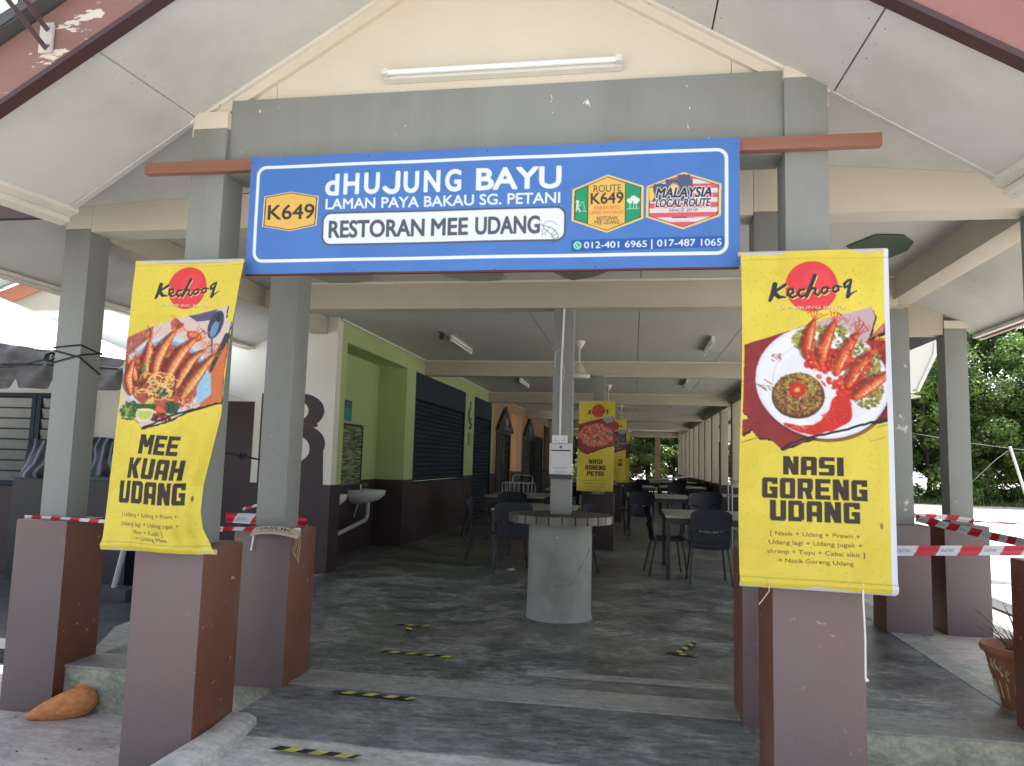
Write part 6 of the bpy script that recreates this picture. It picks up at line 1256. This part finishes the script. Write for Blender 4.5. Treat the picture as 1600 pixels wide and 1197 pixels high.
# awning: white pvc roof with a grey scalloped valance
t = thing('awning_tent', (-5.8, 6.6, 2.4), 'white roofed awning with a sagging dark grey scalloped valance', 'awning')
tp = MB(); n_ = 16
def ridge(x): return 2.80-.36*(x+5.75)
for i in range(n_+1):
    x = -8.6+(-4.5+8.6)*i/n_; fz = 2.64-.11*(x+6.4)+.012*math.sin(i*1.7)
    fz = min(fz, ridge(x)-.03); tp.v += [(x, 6.5, fz), (x, 6.65, (ridge(x)+fz)/2+.02), (x, 6.9, ridge(x)), (x, 8.03, ridge(x)-.12)]
for i in range(n_):
    a = 4*i; tp.f += [(a, a+4, a+5, a+1), (a+1, a+5, a+6, a+2), (a+2, a+6, a+7, a+3)]
obj('tent_roof', tp, M_tentw, t, smooth=True)
vl = MB(); nx_, nz_ = 330, 8
for j in range(nz_+1):
    for i in range(nx_+1):
        x = -8.6+4.1*i/nx_; ft = min(2.64-.11*(x+6.4), ridge(x)-.03); ph = ((x+8.6)/.41) % 1.0; dd = min(ph, 1-ph)*.41; bot = 2.172+.095*math.exp(-(dd/.038)**2)+.008*math.sin(x*5)
        v = j/nz_; vl.v.append((x, 6.49-.05*math.sin(v*3.1)+.026*math.sin(x*9+v*5+math.sin(x*2.3)*3)+.014*math.sin(x*23+j*1.3)+.010*math.sin(x*4-v*14), ft+(bot-ft)*v))
for j in range(nz_):
    for i in range(nx_): a = j*(nx_+1)+i; vl.f.append((a, a+1, a+nx_+2, a+nx_+1))
obj('valance', vl, M_tentg, t, smooth=True)
rp = MB().tube([(-8.6, 6.43, 2.47), (-6.8, 6.43, 2.40), (-5.9, 6.43, 2.42), (-5.3, 6.43, 2.40), (-4.5, 6.43, 2.35)], .012, 6); obj('hem_rope', rp, M_rope, t)
obj('tent_pole', MB().tube([(-4.9, 6.95, 2.42), (-4.9, 6.95, .1)], .02, 8), M_pvc, t); obj('tent_pole', MB().tube([(-8.5, 6.95, 2.6), (-8.5, 6.95, .1)], .02, 8), M_pvc, t)
# broom like pole on a block between the left pillars
t = thing('pole_stand', (-5.0, 6.8, .1), 'grey slanting pole set in a dark concrete block behind the left pillars', 'pole')
obj('block_base', MB().box(-5.45, -4.92, 6.75, 7.0, .10, .22), mat('dark_block', (.05,.05,.055), .8), t, bevel=.012)
obj('pole', MB().tube([(-5.13, 6.86, .22), (-4.98, 6.84, .9), (-4.90, 6.84, 1.2)], .028, 8), M_pvc, t, smooth='auto')
# neighbour house at upper left
t = thing('neighbour_house', (-11, 12, 0), 'neighbouring house with pale tiled roof, orange fascia and white wall, upper left', 'building')
obj('wall', MB().box(-16, -7.6, 12.35, 12.5, 0, 4.35), M_white, t)
obj('roof_soffit', MB().prism([(-14, 11.4, 3.72), (-10.1, 11.4, 4.62), (-8.6, 12.4, 4.3), (-14, 12.4, 3.6)], (0, 0, .02)), M_white, t)
fa = [(-12.2, 4.02), (-10.3, 4.70), (-10.3, 4.42), (-12.2, 3.74)]
obj('fascia', MB().prism([(x, 11.38, z) for x, z in fa], (0, .03, 0)), M_orange, t)
g0, g1 = Vector((-12.6, 11.30, 3.98)), Vector((-9.8, 11.30, 4.98)); gu = MB(); nseg = 6
for k in range(nseg):
    a, b_ = g0.lerp(g1, k/nseg), g0.lerp(g1, (k+.97)/nseg); gu.tube([a, a.lerp(b_, .85), b_], [.085, .085, .10], 10)
obj('verge_capping', gu, M_gutter, t, smooth='auto')
slope = MB().prism([(-12.6, 11.4, 4.0), (-9.8, 11.4, 5.0), (-12.0, 15.4, 6.9), (-16.8, 15.4, 5.4)], (0, 0, .02)); rf = obj('roof', slope, M_gutter, t)
tm = None
for r_ in range(7):
    for c_ in range(9):
        u = c_*.29-.04*(r_ % 2); v = r_*.30; base = Vector((-12.6, 11.4, 4.04))+Vector((2.8, 0, 1.0)).normalized()*u+Vector((-.42, .62, .66))*v
        if tm is None:
            mb = MB(); n_ = 6; dx = Vector((2.8, 0, 1.0)).normalized(); dv = Vector((-.42, .62, .66))
            for i in range(n_+1):
                for q_ in (0, 1): mb.v.append(tuple(dx*(.28*i/n_)+dv*(.32*q_)+Vector((0, -.3, .6))*(.045*math.sin(i/n_*6.28)+.03*(1-q_))))
            for i in range(n_): mb.f.append((2*i, 2*i+2, 2*i+3, 2*i+1))
            for i in range(n_): pass
            o = obj('roof_tile', mb, M_otile, None); tm = o.data; o.parent = rf; o.location = base-WL[rf.name]
        else:
            o = obj('roof_tile', None, None, None, mesh=tm); o.parent = rf; o.location = base-WL[rf.name]
obj('wall_conduit', MB().tube([(-10.2, 12.33, 4.16), (-8.9, 12.33, 4.12)], .03, 6).tube([(-9.9, 12.3, 4.2), (-9.2, 11.9, 4.42)], .02, 5), M_trim, t)

# ---------------------------------------------------------------- yard on the right: guy pole and wires
t = thing('leaning_pole', (4.4, 9.0, 0), 'white leaning pole holding wires beyond the far right pillar', 'pole')
obj('pole', MB().tube([(4.12, 9.0, 1.90), (4.62, 9.0, .0)], .016, 8), M_tube, t, smooth='auto')
tag(obj('wire', MB().tube([(4.12, 9.0, 1.88), (3.6, 9.0, 1.945), (3.11, 9.0, 2.03), (2.4, 9.05, 2.12)], .0022, 4), M_wire), 'thin straight wire from the leaning pole to the left', 'wire')
tag(obj('wire', MB().tube([(4.12, 9.0, 1.88), (4.6, 9.0, 1.84), (5.6, 9.0, 1.80)], .0022, 4), M_wire), 'thin wire from the leaning pole out to the right edge', 'wire')
tag(obj('wire', MB().tube([(4.12, 9.0, 1.87), (3.98, 9.0, 1.76), (3.82, 9.0, 1.60), (3.72, 9.0, 1.50), (3.66, 9.0, 1.36)], .0025, 4), M_wire), 'sagging wire from the pole top down behind the far right pillar', 'wire')
tag(obj('wire', MB().tube([(2.5, 9.3, 1.60), (2.8, 9.3, 1.52), (3.2, 9.3, 1.42)], .005, 4), M_string), 'pale curved wire between the two right pillars', 'wire')

# ---------------------------------------------------------------- trees
def crown_mesh(name, seed, rx, rz, nleaf, cols, leaf=.17, nclump=60):
    r_ = np.random.default_rng(seed); cc = []
    for k in range(nclump):
        d = r_.normal(size=3); d /= np.linalg.norm(d); rad = r_.uniform(.45, 1)**.6; cc.append((d[0]*rx*rad, d[1]*rx*rad, d[2]*rz*rad, r_.uniform(.35, .95)*rx*.33, r_.uniform(.55, 1.35)))
    cc = np.array(cc); ci = r_.integers(0, nclump, nleaf); d = r_.normal(size=(nleaf, 3)); d /= np.linalg.norm(d, axis=1)[:, None]; rad = r_.uniform(.3, 1, nleaf)**.5
    P = cc[ci, :3]+d*(cc[ci, 3]*rad)[:, None]*np.array([1, 1, .75]); s_ = leaf*r_.uniform(.6, 1.3, nleaf)
    nrm = d*.6+r_.normal(size=(nleaf, 3))*.6+np.array([0, 0, .5]); nrm /= np.linalg.norm(nrm, axis=1)[:, None]
    t1 = np.cross(nrm, r_.normal(size=(nleaf, 3))); t1 /= np.linalg.norm(t1, axis=1)[:, None]; t2 = np.cross(nrm, t1)
    L_ = s_[:, None]; V = np.stack([P-t1*L_*.55, P+t2*L_*.26+nrm*L_*.06, P+t1*L_*.55, P-t2*L_*.26+nrm*L_*.06], 1).reshape(-1, 3)
    me = bpy.data.meshes.new(name); me.vertices.add(len(V)); me.vertices.foreach_set('co', V.ravel()); F = np.arange(len(V)); me.loops.add(len(F)); me.loops.foreach_set('vertex_index', F); me.polygons.add(nleaf); me.polygons.foreach_set('loop_start', np.arange(0, len(F), 4)); me.update(calc_edges=True)
    cl = np.array(cols)[r_.integers(0, len(cols), nleaf)]*(cc[ci, 4]*r_.uniform(.75, 1.25, nleaf))[:, None]; c4 = np.ones((len(V), 4), np.float32); c4[:, :3] = np.repeat(cl, 4, axis=0)
    me.color_attributes.new('Col', 'FLOAT_COLOR', 'POINT').data.foreach_set('color', c4.ravel()); me.materials.append(M_leaf); return me
G1 = [(.09, .165, .04), (.12, .21, .05), (.07, .135, .035), (.17, .25, .06)]; G2 = [(.12, .22, .045), (.17, .28, .055), (.10, .18, .045), (.22, .30, .07)]; G3 = [(.10, .16, .03), (.15, .20, .04), (.08, .13, .03)]
CM = [crown_mesh('crown', 1, 2.6, 3.6, 17000, G1), crown_mesh('crown', 2, 2.3, 3.2, 15000, G2), crown_mesh('crown', 3, 2.8, 3.0, 17000, G1, .15), crown_mesh('crown', 4, 1.4, 1.5, 7000, G3, .13, 34)]
def trunk_mb(h, seed, r0=.11):
    r_ = random.Random(seed); mb = MB(); p = [(0, 0, -.3)]; x = y = 0
    for k in range(6): x += r_.uniform(-.15, .15); y += r_.uniform(-.15, .15); p.append((x, y, h*(k+1)/6))
    mb.tube(p, [r0*(1-.11*i) for i in range(7)], 7)
    for k in range(5):
        b = Vector(p[2+k % 4]); a = r_.uniform(0, 6.28); mb.tube([b, b+Vector((math.cos(a)*.7, math.sin(a)*.7, .8)), b+Vector((math.cos(a)*1.5, math.sin(a)*1.5, 1.9))], [r0*.5, r0*.3, r0*.12], 5)
    return mb
TM = []
for k in range(3):
    o = obj('trunk', trunk_mb(5.5, k), M_bark, None, smooth=True); TM.append(o.data); bpy.data.objects.remove(o)
LOOK = ['dark dense', 'mid green leafy', 'tall dark', 'low bright yellow green']
def tree(x, y, z, s_, kind, lab, group, hz=3.7, rz=0):
    t = thing('bush' if kind == 3 else 'mangrove_tree', (x, y, z), lab, 'bush' if kind == 3 else 'tree', group); t.scale = (s_, s_, s_); t.rotation_euler = (0, 0, rz)
    a = obj('crown', None, None, t, mesh=CM[kind]); a.location = (0, 0, hz if kind != 3 else 1.2)
    if kind != 3: obj('trunk', None, None, t, mesh=TM[int(abs(x*7)) % 3])
r_ = random.Random(5)
TR = [(9.5, 36.5, 1.15, 0), (12.5, 34.5, 1.05, 1), (15.0, 36, 1.25, 2), (17.4, 34.2, 1.05, 0), (19.6, 35.5, 1.2, 1), (22.0, 33.6, 1.1, 2), (24.4, 35.2, 1.25, 0), (27.2, 33.5, 1.1, 1), (30, 35, 1.3, 2), (33, 33.5, 1.2, 0)]
pos_ = ['farthest left of its row', 'second', 'third', 'fourth', 'fifth', 'sixth', 'seventh', 'eighth', 'ninth', 'last on the right of its row']
for k, (x, y, s_, kd) in enumerate(TR):
    lb = '%s mangrove tree beyond the yard, %s' % (LOOK[kd], pos_[k] if k in (0, 9) else pos_[k]+' from the left in its row')
    tree(x, y, .33, s_, kd, lb, 'mangrove trees beyond the yard', rz=r_.uniform(0, 6))
for k, (x, y, s_, kd) in enumerate([(11, 40.5, 1.6, 2), (16, 40, 1.7, 0), (21, 39.6, 1.7, 2), (26, 39.5, 1.7, 0), (32, 40, 1.8, 2)]):
    tree(x, y, .33, s_, kd, 'taller dark tree in the second row behind the yard, %s' % ('leftmost', 'second from left', 'middle', 'fourth from left', 'rightmost')[k], 'taller trees of the second row', hz=4.4, rz=r_.uniform(0, 6))
for k, (x, y, s_) in enumerate([(8.5, 35.2, 1.5), (11.5, 35.6, 1.5), (14, 34.8, 1.6), (16.8, 35.2, 1.5), (19.5, 34.6, 1.6), (22.2, 34.9, 1.6), (25, 34.2, 1.6), (28, 34.6, 1.7), (31, 34, 1.7), (34, 34, 1.7)]):
    t = thing('bush', (x, y, .3), 'dark undergrowth bush between the trunks beyond the yard, number %s from the left' % ('one','two','three','four','five','six','seven','eight','nine','ten')[k], 'bush', 'dark undergrowth beyond the yard'); t.scale = (s_*.75, s_*.75, s_*.62); t.rotation_euler = (0, 0, r_.uniform(0, 6))
    a = obj('crown', None, None, t, mesh=CM[0 if k % 2 else 2]); a.location = (0, 0, 1.9)
for k, (x, y, s_) in enumerate([(13.5, 33.4, .8), (18.6, 33.0, .75), (23.3, 32.4, .8), (28.6, 32, .9), (20.9, 33.2, .6), (15.8, 33.6, .55)]):
    tree(x, y, .33, s_, 3, 'low bright bush at the foot of the tree row, %s' % ('far left', 'third from left', 'fifth from left', 'far right', 'fourth from left', 'second from left')[k], 'bushes below the tree row', rz=r_.uniform(0, 6))
BT = [(-3.6, 46, 1.2, 1), (-.2, 45, 1.15, 0), (2.4, 44.5, .95, 1), (5.2, 45.5, 1.2, 2), (8.6, 44, 1.2, 0), (-7, 46, 1.3, 2), (1.0, 49, 1.7, 0), (5.5, 49.5, 1.7, 2), (-4.5, 50, 1.8, 2)]
for k, (x, y, s_, kd) in enumerate(BT):
    tree(x, y, .05, s_, kd, '%s tree outside the far end of the hall, %s' % (LOOK[kd], ('behind the banners', 'left opening', 'right opening', 'right of the openings', 'by the right colonnade', 'far left', 'back row centre', 'back row right', 'back row left')[k]), 'trees beyond the end of the hall', hz=3.6, rz=r_.uniform(0, 6))
for k, (x, y, s_) in enumerate([(-2.2, 42.2, .9), (.6, 41.8, .8), (2.2, 41.2, 1.0), (3.6, 42, .9), (-.9, 42.4, .7)]):
    tree(x, y, .05, s_, 3, 'sunlit bush just outside the far end of the hall, %s' % ('leftmost', 'centre', 'right opening', 'rightmost', 'left opening')[k], 'bushes outside the far end', rz=r_.uniform(0, 6))
# grass on the verge: one uncountable mass of blades
r2_ = np.random.default_rng(9); n_ = 16000; P = np.stack([r2_.uniform(6, 34, n_), r2_.uniform(30.4, 33.6, n_)+0, np.zeros(n_)], 1); P[:, 1] += (34-P[:, 0])*.06; P[:, 2] = .30
a_ = r2_.uniform(0, 6.28, n_); hh = r2_.uniform(.08, .42, n_)*(r2_.uniform(0, 1, n_)**.6); dx = np.stack([np.cos(a_), np.sin(a_), np.zeros(n_)], 1)*.025; tip = P+np.stack([r2_.normal(0, .09, n_), r2_.normal(0, .09, n_), hh], 1)
V = np.stack([P-dx, P+dx, tip], 1).reshape(-1, 3); me = bpy.data.meshes.new('grass'); me.from_pydata(V.tolist(), [], np.arange(len(V)).reshape(-1, 3).tolist())
cl = np.array([(.12, .17, .04), (.20, .21, .07), (.08, .13, .03)])[r2_.integers(0, 3, n_)]; c4 = np.ones((len(V), 4), np.float32); c4[:, :3] = np.repeat(cl, 3, axis=0); me.color_attributes.new('Col', 'FLOAT_COLOR', 'POINT').data.foreach_set('color', c4.ravel()); me.materials.append(M_grassb)
o = bpy.data.objects.new('grass', me); C.objects.link(o); tag(o, 'rough dry grass along the foot of the tree row', 'grass'); o['kind'] = 'stuff'
# small leaves and grit lying on the apron
mb = MB()
for k in range(90):
    x, y = r_.uniform(-4.4, -2.3), r_.uniform(2.6, 4.1)
    if k > 55: x, y = r_.uniform(2.6, 4.3), r_.uniform(5, 9)
    a = r_.uniform(0, 6.28); s_ = r_.uniform(.004, .022); z = .006; c_, q_ = math.cos(a)*s_, math.sin(a)*s_
    mb.add([(x-c_, y-q_, z), (x+q_*.4, y-c_*.4, z+.002), (x+c_, y+q_, z+.003), (x-q_*.4, y+c_*.4, z+.002)], [(0, 1, 2, 3)])
o = obj('fallen_leaves', mb, M_twig, None, kind='stuff'); tag(o, 'tiny dry leaves and grit scattered over the cement apron', 'litter')
# loose helpers end
